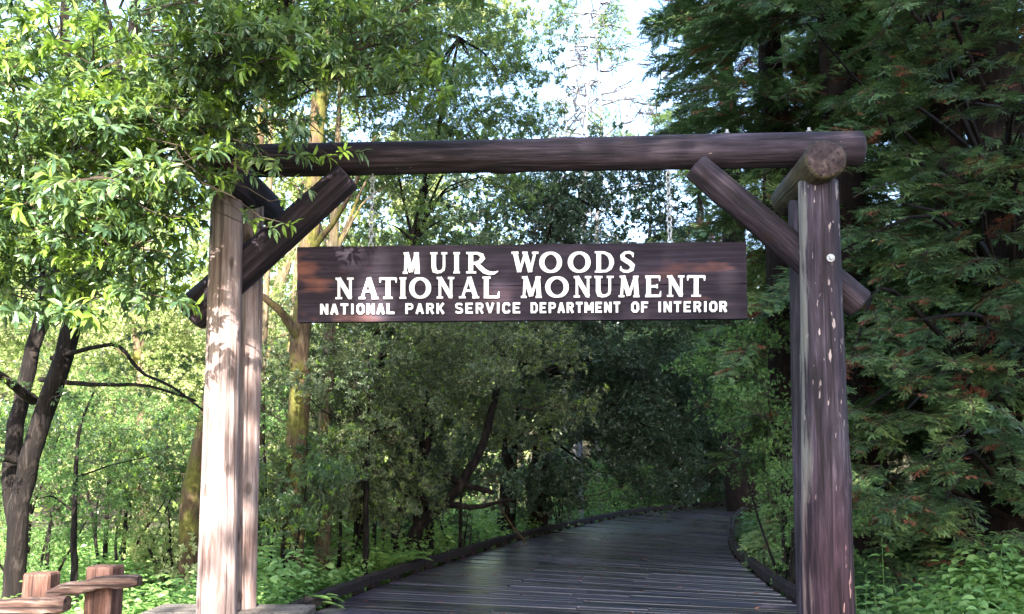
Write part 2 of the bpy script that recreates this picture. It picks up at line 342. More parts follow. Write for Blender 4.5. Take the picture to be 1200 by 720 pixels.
# ------------------------------------------------------------------ gateway of logs
def log_mesh(name, L, r0, r1, mat, sides=36, rings=26, rough=.05, bev=.02, seed=0, bend=.0, knots=4):
    """a peeled log along +Z from 0 to L: uneven round, flutes, checks, chamfered ends"""
    q = np.random.RandomState(seed); z = np.concatenate([[0, bev * .5], np.linspace(bev, L - bev, rings), [L - bev * .5, L]])
    n = len(z); a = np.arange(sides) * 2 * math.pi / sides
    ph = q.uniform(0, 6.28, 8); base = np.interp(z, [0, L], [r0, r1])
    V = []
    ck = q.choice(sides, 5, replace=False)
    for k, zz in enumerate(z):
        r = base[k] * (1 + rough * (.45 * np.sin(2 * a + ph[0] + zz * .3) + .3 * np.sin(3 * a + ph[1] - zz * .5) + .25 * np.sin(5 * a + ph[2] + zz * .8) + .22 * np.sin(9 * a + ph[3] + .4 * math.sin(zz * 2))) + .02 * math.sin(zz * 1.9 + ph[4]))
        for c in ck:
            if math.sin(zz * 1.3 + c) > -.2: r[c] *= .955
        if k in (0, n - 1): r = r * (1 - bev / base[k])
        if k in (1, n - 2): r = r * (1 - bev * .35 / base[k])
        V.append(np.stack([np.cos(a) * r + bend * math.sin(math.pi * zz / L), np.sin(a) * r, np.full(sides, zz)], 1))
    V = np.array(V)
    for _ in range(knots):
        kz, ka, kr = q.uniform(.1, .9) * L, q.uniform(0, 6.28), base[0]
        kp = np.array([math.cos(ka) * kr, math.sin(ka) * kr, kz]); d = np.linalg.norm((V - kp) * [1, 1, .6], axis=-1)
        rad = V.copy(); rad[..., 2] = 0; V += nrm(rad) * (np.exp(-(d / .05) ** 2) * .016)[..., None]
    mb = MB(); V = V.reshape(-1, 3)
    i, j = np.meshgrid(np.arange(n - 1), np.arange(sides), indexing='ij'); i = i.ravel(); j = j.ravel(); j2 = (j + 1) % sides
    mb.add(V, np.stack([i * sides + j, i * sides + j2, (i + 1) * sides + j2, (i + 1) * sides + j], 1))
    for k, fl in ((0, True), (n - 1, False)):
        c = len(V) + (1 if k else 0)
        ring = k * sides + np.arange(sides); ring2 = k * sides + (np.arange(sides) + 1) % sides
        mb.v.append(np.array([[0, 0, z[k] + (-.004 if k == 0 else .004)]])); mb.n += 1
        ci = mb.n - 1; f = np.stack([ring2, ring, np.full(sides, ci)], 1) if fl else np.stack([ring, ring2, np.full(sides, ci)], 1)
        mb.f.append((f, 1))
    return mb.mesh(name, [mat, M['end_grain']], True)
def log_between(name, p0, p1, r0, r1, mat, parent, seed, spin=0, **k):
    p0, p1 = Vector(p0), Vector(p1); d = p1 - p0
    me = log_mesh(name, d.length, r0, r1, mat, seed=seed, **k)
    o = link(name, me, parent, p0 - parent.location); q = d.to_track_quat('Z', 'Y'); o.rotation_mode = 'QUATERNION'
    from mathutils import Quaternion
    o.rotation_quaternion = q @ Quaternion((0, 0, 1), spin); return o
PZ = .50
gate = thing('log_gateway', 'rustic gateway of weathered stained logs spanning the boardwalk', 'gateway', (-.2, 7.6, PZ))
def post(px_b, px_t, py_t, Y, rb, rt, mat, seed, name='post'):
    b = at(px_b, 700, Y); t = at(px_t, py_t, Y); b[2] = PZ - .5
    return log_between(name, b, t, rb, rt, mat, gate, seed, spin=seed * 1.3)
post(256, 267, 222, 7.4, .150, .124, M['post_light'], 1, 'post')
post(279, 290, 236, 7.74, .150, .127, M['post_light'], 2, 'post')
post(969, 959, 212, 7.4, .188, .152, M['post_dark'], 3, 'post')
post(956, 944, 226, 7.84, .165, .14, M['log_dark'], 4, 'post')
def crosspiece(px, py, mat, seed):
    f = at(px, py, 7.08); b = f + np.array([0.0, 1.2, 0.0]); return log_between('crosspiece', f, b, .152, .145, mat, gate, seed, sides=32, rough=.07)
crosspiece(968, 186, M['log_moss'], 5); crosspiece(262, 200, M['log_dark'], 6)
log_between('beam', at(236, 190, 7.62), at(1010, 174.5, 7.60), .132, .141, M['log_dark'], gate, 7, spin=.5, rings=60, rough=.03, knots=7)
log_between('brace', at(223, 370, 7.60), at(408, 206, 7.50), .15, .125, M['log_dark'], gate, 8, rough=.08)
log_between('brace', at(1008, 358, 7.60), at(814, 194, 7.48), .122, .112, M['log_dark'], gate, 9, rough=.06)
def bolt(p, r=.04, toward=(0, -1, 0), name='bolt'):
    me = MB(); V, Fq = tube([[0, 0, 0], [0, 0, .006], [0, 0, .0065]], [r, r, r * .5], 20); me.add(V, Fq)
    V, Fq = tube([[0, 0, .006], [0, 0, .03], [0, 0, .0305]], [r * .55, r * .55, .001], 6); me.add(V, Fq)
    o = link(name, me.mesh(name, M['steel']), gate, Vector(p) - gate.location); o.rotation_euler = Vector(toward).to_track_quat('Z', 'Y').to_euler(); return o
bp = at(966, 308, 7.4); bp[1] = 7.4 - .172; bolt(bp, .03)
bp = at(852, 156, 7.6); bp[2] += .0; bolt(bp, .022, (0, -.3, 1)); bp = at(948, 154, 7.6); bolt(bp, .022, (0, -.3, 1))

# ------------------------------------------------------------------ hanging sign
BY = 7.56
sign = thing('hanging_sign', 'long dark brown wooden name board with white letters hanging under the beam', 'sign', at(612, 331, BY))
so_ = np.array(sign.location)
def board(c, name='board'):
    q = np.array([at(*p, BY) for p in c]); th = np.array([0, .075, 0])
    n_ = 40; top = np.array([q[0] + (q[1] - q[0]) * t for t in np.linspace(0, 1, n_)]); bot = np.array([q[3] + (q[2] - q[3]) * t for t in np.linspace(0, 1, n_)])
    top[:, 2] += rs.uniform(-.0035, .0035, n_); bot[:, 2] += rs.uniform(-.002, .002, n_)
    V = np.concatenate([top, bot, bot + th, top + th]) - so_; mb = MB(); Fq = []
    for k in range(n_ - 1):
        for a, b in ((0, 1), (1, 2), (2, 3), (3, 0)): Fq.append([a * n_ + k, b * n_ + k, b * n_ + k + 1, a * n_ + k + 1])
    Fq += [[0, 3 * n_, 2 * n_, n_], [n_ - 1, 2 * n_ - 1, 3 * n_ - 1, 4 * n_ - 1]]
    mb.add(V, Fq); return link(name, mb.mesh(name, M['board']), sign)
board([(348, 289.5), (874.5, 283.5), (875.3, 332.2), (348.4, 337)])
board([(348.4, 337.7), (875.3, 332.9), (876, 373.5), (348.8, 377.8)])
tk, tn, sf = .20, .11, .085
def arc(cx, cy, rx, ry, a0, a1, n=16): return [(cx + rx * math.cos(R(a0 + (a1 - a0) * t / n)), cy + ry * math.sin(R(a0 + (a1 - a0) * t / n))) for t in range(n + 1)]
def ser(x0, x1, y): return ([(x0, y), (x1, y)], sf)
SER = {
 'M': [([(.14, 0), (.2, 1)], tn), ([(.2, 1), (.5, .08)], tk), ([(.5, .08), (.8, 1)], tn), ([(.8, 1), (.87, 0)], tk), ser(0, .28, .04), ser(.7, 1, .04), ser(.05, .25, .96), ser(.76, .95, .96)],
 'U': [([(.2, 1), (.2, .3), (.26, .13), (.42, .06), (.6, .08), (.76, .18), (.8, .34), (.8, 1)], [tk, tk, tk, tn * 1.2, tn, tn, tn, tn]), ser(0, .42, .96), ser(.64, 1, .96)],
 'I': [([(.5, 0), (.5, 1)], tk), ser(.05, .95, .04), ser(.05, .95, .96)],
 'R': [([(.2, 0), (.2, 1)], tk), ([(.2, .95), (.5, .95), (.68, .85), (.7, .7), (.6, .54), (.45, .47), (.22, .46)], [tn, tn, tk * .8, tk, tk * .8, tn, tn]), ([(.42, .48), (.62, .28), (.85, .03)], [tk * .9, tk, tk]), ser(.02, .4, .04), ser(.02, .3, .96), ser(.75, 1, .04)],
 'Q': [([(.14, 0), (.14, 1)], tk), ([(.14, .95), (.34, .95), (.47, .86), (.5, .72), (.43, .56), (.32, .49), (.16, .46)], [tn, tn, tk * .8, tk, tk * .8, tn, tn]), ([(.30, .48), (.42, .28), (.55, .1), (.7, -.0), (.84, .0), (.97, .1)], [tk * .8, tk, tk, tk * .8, tn * 1.1, .03]), ser(.0, .3, .04), ser(.0, .25, .96)],
 'W': [([(.13, 1), (.3, .05)], tk), ([(.3, .05), (.5, .9)], tn), ([(.5, .98), (.7, .05)], tk), ([(.7, .05), (.88, 1)], tn), ser(0, .26, .96), ser(.4, .6, .96), ser(.76, 1, .96)],
 'O': [(arc(.5, .5, .41, .44, 90, 450, 28), [tn + (tk * 1.1 - tn) * abs(math.cos(R(90 + 360 * t / 28))) ** 1.2 for t in range(29)])],
 'D': [([(.2, 0), (.2, 1)], tk), ([(.2, .95), (.5, .94), (.74, .82), (.86, .62), (.88, .45), (.8, .22), (.6, .07), (.2, .05)], [tn, tn, tk * .8, tk, tk, tk * .8, tn, tn]), ser(.0, .3, .04), ser(0, .3, .96)],
 'S': [([(.86, .72), (.84, .88), (.62, .96), (.36, .93), (.2, .8), (.24, .66), (.42, .56), (.64, .46), (.82, .32), (.78, .14), (.56, .04), (.3, .05), (.12, .14), (.1, .3)], [.03, tn, tn, tn, tk * .8, tk, tk, tk, tk, tk * .8, tn, tn, tn, .03])],
 'N': [([(.18, 0), (.18, 1)], tn), ([(.16, .98), (.82, .06)], tk), ([(.82, 0), (.82, 1)], tn), ser(0, .36, .04), ser(0, .25, .96), ser(.64, 1, .96)],
 'A': [([(.5, 1), (.16, 0)], tn), ([(.5, 1), (.84, 0)], tk), ([(.28, .36), (.7, .36)], tn * .9), ser(0, .33, .04), ser(.66, 1, .04)],
 'T': [([(.5, 0), (.5, 1)], tk), ([(.04, .95), (.96, .95)], tn), ([(.06, .98), (.04, .76)], [tn, .04]), ([(.94, .98), (.96, .76)], [tn, .04]), ser(.24, .76, .04)],
 'L': [([(.24, 0), (.24, 1)], tk), ([(.1, .05), (.92, .05)], tn), ([(.9, .02), (.96, .3)], [tn, .04]), ser(.02, .48, .96)],
 'E': [([(.24, 0), (.24, 1)], tk), ([(.04, .05), (.92, .05)], tn), ([(.04, .95), (.9, .95)], tn), ([(.24, .5), (.74, .5)], tn), ([(.9, .02), (.95, .28)], [tn, .04]), ([(.87, .98), (.89, .75)], [tn, .04]), ([(.74, .4), (.74, .6)], [.06, .06])],
}
b_ = .2
OCT = [(.34, .1), (.12, .26), (.12, .74), (.34, .9), (.66, .9), (.88, .74), (.88, .26), (.66, .1), (.3, .1)]
SAN = {
 'N': [([(.12, 0), (.12, 1)], b_), ([(.14, .95), (.86, .05)], b_), ([(.88, 0), (.88, 1)], b_)],
 'A': [([(.5, .97), (.1, 0)], b_), ([(.5, .97), (.9, 0)], b_), ([(.28, .3), (.72, .3)], .15)],
 'T': [([(.5, 0), (.5, 1)], b_), ([(0, .91), (1, .91)], b_)],
 'I': [([(.5, 0), (.5, 1)], b_)],
 'O': [(OCT, b_)],
 'L': [([(.14, 0), (.14, 1)], b_), ([(.04, .1), (1, .1)], b_)],
 'P': [([(.14, 0), (.14, 1)], b_), ([(.1, .91), (.7, .91), (.88, .8), (.88, .6), (.7, .48), (.1, .48)], b_ * .85)],
 'R': [([(.14, 0), (.14, 1)], b_), ([(.1, .91), (.68, .91), (.85, .8), (.85, .62), (.68, .5), (.1, .5)], b_ * .85), ([(.5, .5), (.9, 0)], b_)],
 'K': [([(.14, 0), (.14, 1)], b_), ([(.9, 1), (.24, .42)], b_), ([(.38, .56), (.92, 0)], b_)],
 'S': [([(.92, .8), (.72, .91), (.28, .91), (.13, .8), (.13, .64), (.3, .53), (.7, .47), (.87, .36), (.87, .2), (.72, .09), (.28, .09), (.06, .2)], b_ * .85)],
 'E': [([(.14, 0), (.14, 1)], b_), ([(.04, .09), (.95, .09)], b_ * .9), ([(.04, .91), (.95, .91)], b_ * .9), ([(.1, .5), (.82, .5)], b_ * .8)],
 'V': [([(.08, 1), (.5, .04)], b_), ([(.92, 1), (.5, .04)], b_)],
 'C': [([(.92, .72), (.74, .9), (.3, .9), (.12, .72), (.12, .28), (.3, .1), (.74, .1), (.92, .28)], b_)],
 'D': [([(.14, 0), (.14, 1)], b_), ([(.1, .91), (.64, .91), (.88, .72), (.88, .28), (.64, .09), (.1, .09)], b_ * .9)],
 'M': [([(.1, 0), (.1, 1)], b_), ([(.12, .95), (.5, .25)], b_), ([(.5, .25), (.88, .95)], b_), ([(.9, 0), (.9, 1)], b_)],
 'F': [([(.14, 0), (.14, 1)], b_), ([(.04, .91), (.95, .91)], b_ * .9), ([(.1, .5), (.8, .5)], b_ * .8)],
}
def letter(ch, font, x0, x1, yb, h, k=0, fat=1.0):
    mb = MB(); key = ch
    for si, (pts, wd) in enumerate(font[key]):
        P = np.array([(x0 + (x1 - x0) * p[0], yb - h * p[1]) for p in pts], float); n_ = len(P)
        W = (np.full(n_, wd) if np.isscalar(wd) else np.array(wd)) * h * fat
        closed = np.linalg.norm(P[0] - P[-1]) < 1e-3 or (ch == 'O')
        if closed: P[-1] = P[0]
        d = nrm(np.diff(P, axis=0)); nn = np.stack([-d[:, 1], d[:, 0]], 1)
        N_ = np.zeros_like(P)
        for q in range(n_):
            if 0 < q < n_ - 1: a, b = nn[q - 1], nn[q]
            elif closed: a, b = nn[-1], nn[0]
            else: a = b = nn[min(q, n_ - 2)]
            m_ = nrm(a + b); N_[q] = m_ / max(.5, float(np.dot(m_, a)))
        A = P + N_ * W[:, None] / 2; B = P - N_ * W[:, None] / 2
        yf = BY - .014 - .0006 * (si + 1) - .0001 * k; V = []
        for Yy, QQ in ((yf, A), (yf, B), (BY + .002, A), (BY + .002, B)):
            for p in QQ:
                w3 = at(p[0], p[1], BY); w3[1] = Yy; V.append(w3 - so_)
        Fq = []
        for q in range(n_ - 1):
            Fq += [[q, q + 1, n_ + q + 1, n_ + q], [q + 1, q, 2 * n_ + q, 2 * n_ + q + 1], [n_ + q, n_ + q + 1, 3 * n_ + q + 1, 3 * n_ + q]]
        if not closed: Fq += [[0, n_, 3 * n_, 2 * n_], [2 * n_ - 1, n_ - 1, 3 * n_ - 1, 4 * n_ - 1]]
        mb.add(V, Fq)
    V = np.concatenate(mb.v); ce = V.mean(0); mb.v = [v - ce for v in mb.v]
    return link('letter', mb.mesh('letter', M['paint']), sign, ce)
l1 = [('M', 472.3, 492), ('U', 504.5, 524.5), ('I', 531, 539.5), ('Q', 546.5, 585), ('W', 599.5, 631), ('O', 632.7, 658), ('O', 666, 691.5), ('D', 697, 719.5), ('S', 725.3, 744.5)]
for ch, a, b in l1: letter(ch, SER, a, b, 321.2 - (a - 472) / 272 * 1.6, 24.6, fat=1.1)
l2 = [('N', 393.7, 414.7), ('A', 420.5, 443.8), ('T', 444.8, 465.3), ('I', 468, 476.8), ('O', 480.5, 504.7), ('N', 512, 532.5), ('A', 538, 561.7), ('L', 565, 585.7), ('M', 610.5, 635), ('O', 639.5, 666), ('N', 672.3, 692.8), ('U', 696.4, 719), ('M', 724.8, 749.3), ('E', 755.2, 775), ('N', 781.5, 801.8), ('T', 804.9, 826.3)]
for ch, a, b in l2: letter(ch, SER, a, b, 351 - (a - 393) / 433 * 3.0, 24.8, fat=1.1)
def line3(word, x0, x1):
    wts = [.45 if c == 'I' else 1.25 if c == 'M' else 1.0 for c in word]; gap = .36; tot = sum(wts) + gap * (len(word) - 1); u = (x1 - x0) / tot; x = x0
    for c, w_ in zip(word, wts):
        letter(c, SAN, x, x + w_ * u, 369 - (x - 376) / 475 * 3.2, 12.4, fat=1.12); x += (w_ + gap) * u
for wd, a, b in (('NATIONAL', 376, 462.5), ('PARK', 475.5, 520.8), ('SERVICE', 533.7, 610), ('DEPARTMENT', 622.2, 726.7), ('OF', 740, 759.8), ('INTERIOR', 771, 851.5)): line3(wd, a, b)
# chains
def chain(px, py0, py1, label):
    a = at(px, py0, 7.6); b = at(px + 1, py1, 7.6); n_ = 13; st = (a[2] - b[2]) / n_; ch = thing('chain', label, 'chain', a, 'chains holding up the sign')
    mb = MB(); t = np.arange(13) * 2 * math.pi / 12; pts = np.stack([np.cos(t) * .019, 0 * t, np.sin(t) * st * .62], 1); V, Fq = tube(pts, .0068, 6); mb.add(V, Fq); me = mb.mesh('link', M['steel'], True)
    for k in range(n_): link('link', me, ch, (0, 0, -st * (k + .5)), (R(random.uniform(-8, 8)), 0, R(90 * (k % 2) + random.uniform(-15, 15) + 25)))
    mb = MB(); V, Fq = tube([[0, 0, .03], [0, 0, -st * .3]], [.008, .008], 6); mb.add(V, Fq); link('eye_bolt', mb.mesh('eye_bolt', M['steel']), ch)
chain(436.5, 208, 291, 'thin steel chain at the left end of the sign'); chain(783, 202, 287, 'thin steel chain at the right end of the sign')

# ------------------------------------------------------------------ plank seats round the posts
def plinth(x0, x1, y0, y1, label):
    t = thing('plank_seat', label, 'bench', ((x0 + x1) / 2, (y0 + y1) / 2, 0), 'plank seats round the gate posts'); n_ = 5; o = np.array(t.location)
    for k in range(n_):
        ya, yb = y0 + (y1 - y0) * k / n_ + .004, y0 + (y1 - y0) * (k + 1) / n_ - .004
        e = random.uniform(-.015, .015)
        V, Fq = slab((x0 + e, ya, 0), (x1 + e, ya, 0), (x1 + e, yb, 0), (x0 + e, yb, 0), PZ + random.uniform(-.002, .002), .07, .01); mb = MB(); ce = V.mean(0); mb.add(V - ce, Fq); link('seat_plank', mb.mesh('seat_plank', M['plinth']), t, ce - o)
    for sx in (x0 + .06, x1 - .16):
        for sy in (y0 + .06, y1 - .16):
            V, Fq = slab((sx, sy, 0), (sx + .1, sy, 0), (sx + .1, sy + .1, 0), (sx, sy + .1, 0), PZ - .075, PZ - .075, .004); mb = MB(); ce = V.mean(0); mb.add(V - ce, Fq); link('leg', mb.mesh('leg', M['plinth']), t, ce - o)
plinth(at(168, 710, 7.5)[0], at(357, 710, 7.5)[0], 6.75, 7.93, 'grey plank seat round the left gate posts')
plinth(at(882, 710, 7.3)[0], at(1052, 710, 7.3)[0], 6.6, 7.5, 'grey plank seat round the right gate posts')

# ------------------------------------------------------------------ rail fence, lower left
FY = 5.6
fence = thing('rail_fence', 'low reddish timber rail fence in the bottom left corner', 'fence', (at(60, 700, FY)[0], FY, 0)); fo = np.array(fence.location)
def sqpost(px0, px1, py, Y, rot):
    a = at(px0, py, Y); b = at(px1, py, Y); wd = b[0] - a[0]; ce = (a + b) / 2; z1 = ce[2]
    h = z1 + .25; q = wd / 2; sec = [(-q, -q + .012), (-q + .012, -q), (q - .012, -q), (q, -q + .012), (q, q - .012), (q - .012, q), (-q + .012, q), (-q, q - .012)]
    V = []
    for k, (zz, s) in enumerate(((0, 1), (h * .5, 1.01), (h - .012, 1), (h, .93))): V += [(x * s, y * s, zz + rs.uniform(-.003, .003)) for x, y in sec]
    Fq = [[k * 8 + j, k * 8 + (j + 1) % 8, (k + 1) * 8 + (j + 1) % 8, (k + 1) * 8 + j] for k in range(3) for j in range(8)]
    mb = MB(); mb.add(V, Fq); mb.f.append((np.array([[24, 25, 26, 27, 28, 29, 30, 31]]), 0)); link('post', mb.mesh('post', M['fence']), fence, (ce[0] - fo[0], Y - fo[1], -.25), (0, 0, rot))
sqpost(34, 65, 671, FY + .12, .08); sqpost(108, 140, 663, FY + .1, -.06)
def rail(pts, Y, hh, dd, seed):
    q = np.random.RandomState(seed); P = np.array([at(a, b, Y) for a, b in pts]); n_ = 22; t = np.linspace(0, 1, n_); d = np.linspace(0, 1, len(P))
    Cn = np.stack([np.interp(t, d, P[:, k]) for k in range(3)], 1); ker = np.array([.25, .5, .25])
    Cn[1:-1, 2] = Cn[:-2, 2] * .25 + Cn[1:-1, 2] * .5 + Cn[2:, 2] * .25
    Cn[:, 2] += np.cumsum(q.uniform(-.004, .004, n_)) * .6
    V = []
    for k in range(n_):
        s = 1 + q.uniform(-.08, .08); e = .85 if k in (0, n_ - 1) else 1
        for y, z in ((-1, -.7), (-.7, -1), (.7, -1), (1, -.7), (1, .6), (.6, 1), (-.5, 1.05), (-1, .6)): V.append(Cn[k] + [0, y * dd / 2 * e, z * hh / 2 * s * e + q.uniform(-.003, .003)])
    V = np.array(V) - fo; mb = MB(); mb.add(V, [[k * 8 + j, k * 8 + (j + 1) % 8, (k + 1) * 8 + (j + 1) % 8, (k + 1) * 8 + j] for k in range(n_ - 1) for j in range(8)])
    mb.f.append((np.array([list(range(7, -1, -1)), list(range((n_ - 1) * 8, n_ * 8))]), 0)); V0 = np.concatenate(mb.v); ce = V0.mean(0); mb.v = [v - ce for v in mb.v]
    # the grain runs along local z: rotate the mesh so that x -> z
    Vr = mb.v[0]; mb.v = [np.stack([-Vr[:, 2], Vr[:, 1], Vr[:, 0]], 1)]
    link('rail', mb.mesh('rail', M['rail']), fence, ce, (0, R(90), 0))
rail([(56, 699), (78, 690), (98, 688), (120, 681), (164, 679)], FY - .02, .066, .09, 3)
rail([(-120, 722), (-40, 716), (20, 713), (79, 709)], FY - .16, .09, .11, 4)

# ------------------------------------------------------------------ foliage units, shared by many branches
def leafy_branch(seed, L=1.0, nsub=8, nros=3, nleaf=7, ll=.08, lw=.024, kind='l', mats=None, young=0.0, spread=1.0, droop=.15, name='leafy_branch', flat=.45, twr=.006):
    q = np.random.RandomState(seed); mb = MB(); ax = []
    k = 7; t = np.linspace(0, 1, k)
    ax = np.stack([t * L, .12 * L * np.sin(t * 2.5 + q.uniform(0, 6)) * t, .10 * L * t - droop * L * t * t], 1)
    V, Fq = tube(ax, np.linspace(twr * 1.6, twr * .5, k), 4); mb.add(V, Fq, 1)
    PP = []; DD = []; NN = []; YY = []; ZZ = []
    for s in range(nsub):
        u = .15 + .85 * (s + q.uniform(0, 1)) / nsub; p0 = np.array([np.interp(u, t, ax[:, c]) for c in range(3)])
        az = (1 if s % 2 else -1) * q.uniform(.4, 1.2); el = q.normal(.1, flat); d = np.array([math.cos(az) * math.cos(el), math.sin(az) * math.cos(el), math.sin(el)])
        if s == nsub - 1: p0 = ax[-2]; d = nrm(ax[-1] - ax[-2])
        sl_ = L * q.uniform(.28, .5) * spread * (1.15 - u * .45); tt = np.linspace(0, 1, 4); sp = p0 + np.outer(tt * sl_, d) + np.outer(tt ** 2, [0, 0, -droop * .5 * sl_]) + q.normal(0, .01 * L, (4, 3)) * tt[:, None]
        V, Fq = tube(sp, np.linspace(twr * .7, twr * .3, 4), 3); mb.add(V, Fq, 1)
        for r in range(nros):
            v = .35 + .65 * (r + 1) / nros; c0 = np.array([np.interp(v, tt, sp[:, c]) for c in range(3)]); dd = nrm(d + q.normal(0, .35, 3))
            if r < nros - 1:
                off = nrm(d + q.normal(0, .8, 3)) * sl_ * q.uniform(.15, .35); c0 = c0 + off; dd = nrm(off)
            yn = q.rand() < young
            nl_ = max(3, nleaf + q.randint(-3, 3)); szf = q.uniform(.7, 1.2)
            for m_ in range(nl_):
                th = m_ * 2.4 + q.uniform(-.3, .3); a1 = nrm(np.cross(dd, [.1, .2, 1])); a2 = np.cross(dd, a1)
                rad = a1 * math.cos(th) + a2 * math.sin(th); ldir = nrm(dd * q.uniform(.2, .9) + rad * q.uniform(.5, 1) + [0, 0, -.25])
                PP.append(c0 - dd * q.uniform(0, ll * .7)); DD.append(ldir); NN.append(nrm(np.array([0, 0, 1.]) + dd * .5 + q.normal(0, .35, 3))); YY.append(yn); ZZ.append(szf)
    PP, DD, NN, YY = map(np.array, (PP, DD, NN, YY)); ZZ = np.array(ZZ); Ls = ll * ZZ * q.uniform(.7, 1.15, len(PP)); Ws = lw * ZZ * q.uniform(.75, 1.2, len(PP))
    for flag, mi in ((False, 0), (True, 2)):
        s = YY == flag
        if s.any(): add_leaves(mb, PP[s], DD[s], NN[s], Ls[s], Ws[s], mat=mi, kind=kind)
    return mb.mesh(name, mats)
def redwood_bough(seed, L=1.3, mats=None, brown=.05, dens=1.0, nl=.02):
    """a drooping bough: twigs in a flat spray to both sides, each with two rows of short flat needles"""
    q = np.random.RandomState(seed); mb = MB(); k = 9; t = np.linspace(0, 1, k)
    ax = np.stack([t * L, .05 * L * np.sin(t * 4 + q.uniform(0, 6)), .12 * L * t - .34 * L * t ** 2], 1)
    V, Fq = tube(ax, np.linspace(.011, .003, k), 4); mb.add(V, Fq, 1)
    def row(p, d, ln, up, br):
        # one twiglet: a saw-edged flat strip, two needles to every joint of its axis
        m_ = max(4, int(ln / (.0105 / dens))); u = np.linspace(0, 1, m_ + 1); sd = nrm(np.cross(d, up)); up = np.cross(sd, d)
        A = p + np.outer(u * ln, d) - np.outer(u ** 2 * ln * .14, up); wn = nl * np.sin(np.linspace(.7, 2.75, m_)) ** .7
        Lt = A[:-1] + d * (nl * .55) + sd * wn[:, None] + q.normal(0, nl * .12, (m_, 3)) - up * nl * .12; Rt = A[:-1] + d * (nl * .55) - sd * wn[:, None] + q.normal(0, nl * .12, (m_, 3)) - up * nl * .12
        i = np.arange(m_); n0 = m_ + 1; mb.add(np.concatenate([A, Lt, Rt]), np.concatenate([np.stack([i, n0 + i, i + 1], 1), np.stack([i, i + 1, n0 + m_ + i], 1)]), 2 if br else 0)
    ns = int(26 * L)
    for s in range(ns):
        u = .12 + .86 * s / ns; p0 = np.array([np.interp(u, t, ax[:, c]) for c in range(3)]); sd = 1 if s % 2 else -1
        az = sd * q.uniform(.55, .95); el = q.normal(-.12, .22); d = np.array([math.cos(az) * math.cos(el), math.sin(az) * math.cos(el), math.sin(el)])
        ln = L * (.34 - .22 * abs(u - .35)) * q.uniform(.75, 1.1); up = nrm(np.array([0, 0, 1.]) + q.normal(0, .25, 3)); up = nrm(up - d * np.dot(up, d)); br = q.rand() < brown
        V, Fq = tube(np.array([p0, p0 + d * ln * .5, p0 + d * ln - up * ln * .1]), [.003, .002, .001], 3); mb.add(V, Fq, 1)
        row(p0 + d * ln * .3, d, ln * .75, up, br)
        for r in range(int(ln / .04)):
            uu = .12 + .8 * r / max(1, int(ln / .04)); sdv = nrm(np.cross(d, up)) * (1 if r % 2 else -1); d2 = nrm(d * .8 + sdv * .75 + q.normal(0, .15, 3) - up * .08)
            row(p0 + d * ln * uu, d2, q.uniform(.06, .12), up, br)
    return mb.mesh('bough', mats)
U = {}
def unit(key, n, fn): U[key] = [fn(sd) for sd in range(n)]
unit('bay', 5, lambda s: leafy_branch(20 + s, .85, 9, 3, 8, .088, .030, 'l', [M['bay'], M['twig'], M['bay_young']], young=.14))
unit('bay_top', 3, lambda s: leafy_branch(40 + s, .85, 9, 3, 8, .085, .030, 'l', [M['bay'], M['twig'], M['bay_young']], young=.35))
unit('mid', 4, lambda s: leafy_branch(60 + s, 1.5, 16, 8, 9, .085, .034, 'd', [M['olive'], M['twig'], M['bay_young']], young=.08, spread=1.1))
unit('midbay', 4, lambda s: leafy_branch(80 + s, 1.4, 14, 7, 8, .10, .030, 'd', [M['bay'], M['twig'], M['bay_young']], young=.16, spread=1.1))
unit('dark', 4, lambda s: leafy_branch(100 + s, 1.6, 16, 9, 9, .08, .038, 'd', [M['oak'], M['twig']], spread=1.1))
unit('sun', 4, lambda s: leafy_branch(120 + s, 1.6, 15, 7, 8, .10, .045, 'd', [M['sunny'], M['twig']], spread=1.1, flat=.6))
unit('shrub', 4, lambda s: leafy_branch(140 + s, 1.1, 12, 6, 7, .06, .032, 'd', [M['herb_dark'], M['twig'], M['herb']], young=.45, spread=1.1))
unit('red', 6, lambda s: redwood_bough(160 + s, 1.0, [M['needle'], M['twig_red'], M['needle_brown']], brown=.04, nl=.019, dens=1.1))
unit('redbrown', 2, lambda s: redwood_bough(170 + s, .8, [M['needle'], M['twig_red'], M['needle_brown']], brown=.9))
unit('redfar', 4, lambda s: redwood_bough(180 + s, 2.0, [M['needle'], M['twig_red'], M['needle_brown']], brown=.06, dens=.5, nl=.032))

def blocks_gate(p):
    d = -TO_SUN; s = (7.3 - p[1]) / d[1]
    if s < 0: return False
    h = p + d * s; return abs(h[0] + 2.42) < .75 and -.2 < h[2] < 2.75
def crown(parent, lobes, key, n, scale=1.0, outc=None, name='leafy_branch', seed=0, tilt=0.1, shell=.35, reject=None):
    """branches set through the lobes (x,y,z,rx,ry,rz,weight), each pointing away from the trunk axis"""
    q = np.random.RandomState(seed + 7); lb = np.array(lobes, float); w_ = lb[:, 6] / lb[:, 6].sum(); o = np.array(parent.location); out = []
    tries = 0
    while len(out) < n and tries < n * 20:
        tries += 1; b = lb[q.choice(len(lb), p=w_)]; v = nrm(q.normal(size=3)); r = (shell + (1 - shell) * q.rand()) ** .5
        p = b[:3] + v * b[3:6] * r
        if reject is not None and reject(p): continue
        c = np.array(outc if outc is not None else b[:3]); d = nrm((p - c) * [1, 1, .4] + q.normal(0, .25, 3)); yaw = math.atan2(d[1], d[0]); el = math.asin(np.clip(d[2], -1, 1)) * .6 + q.normal(tilt, .2)
        s = scale * q.uniform(.75, 1.25)
        p2 = p - np.array([math.cos(yaw), math.sin(yaw), 0]) * .4 * s
        ob = link(name, U[key][q.randint(len(U[key]))], parent, p2 - o, (q.normal(0, .25), -el, yaw), s); out.append(p2)
    return out
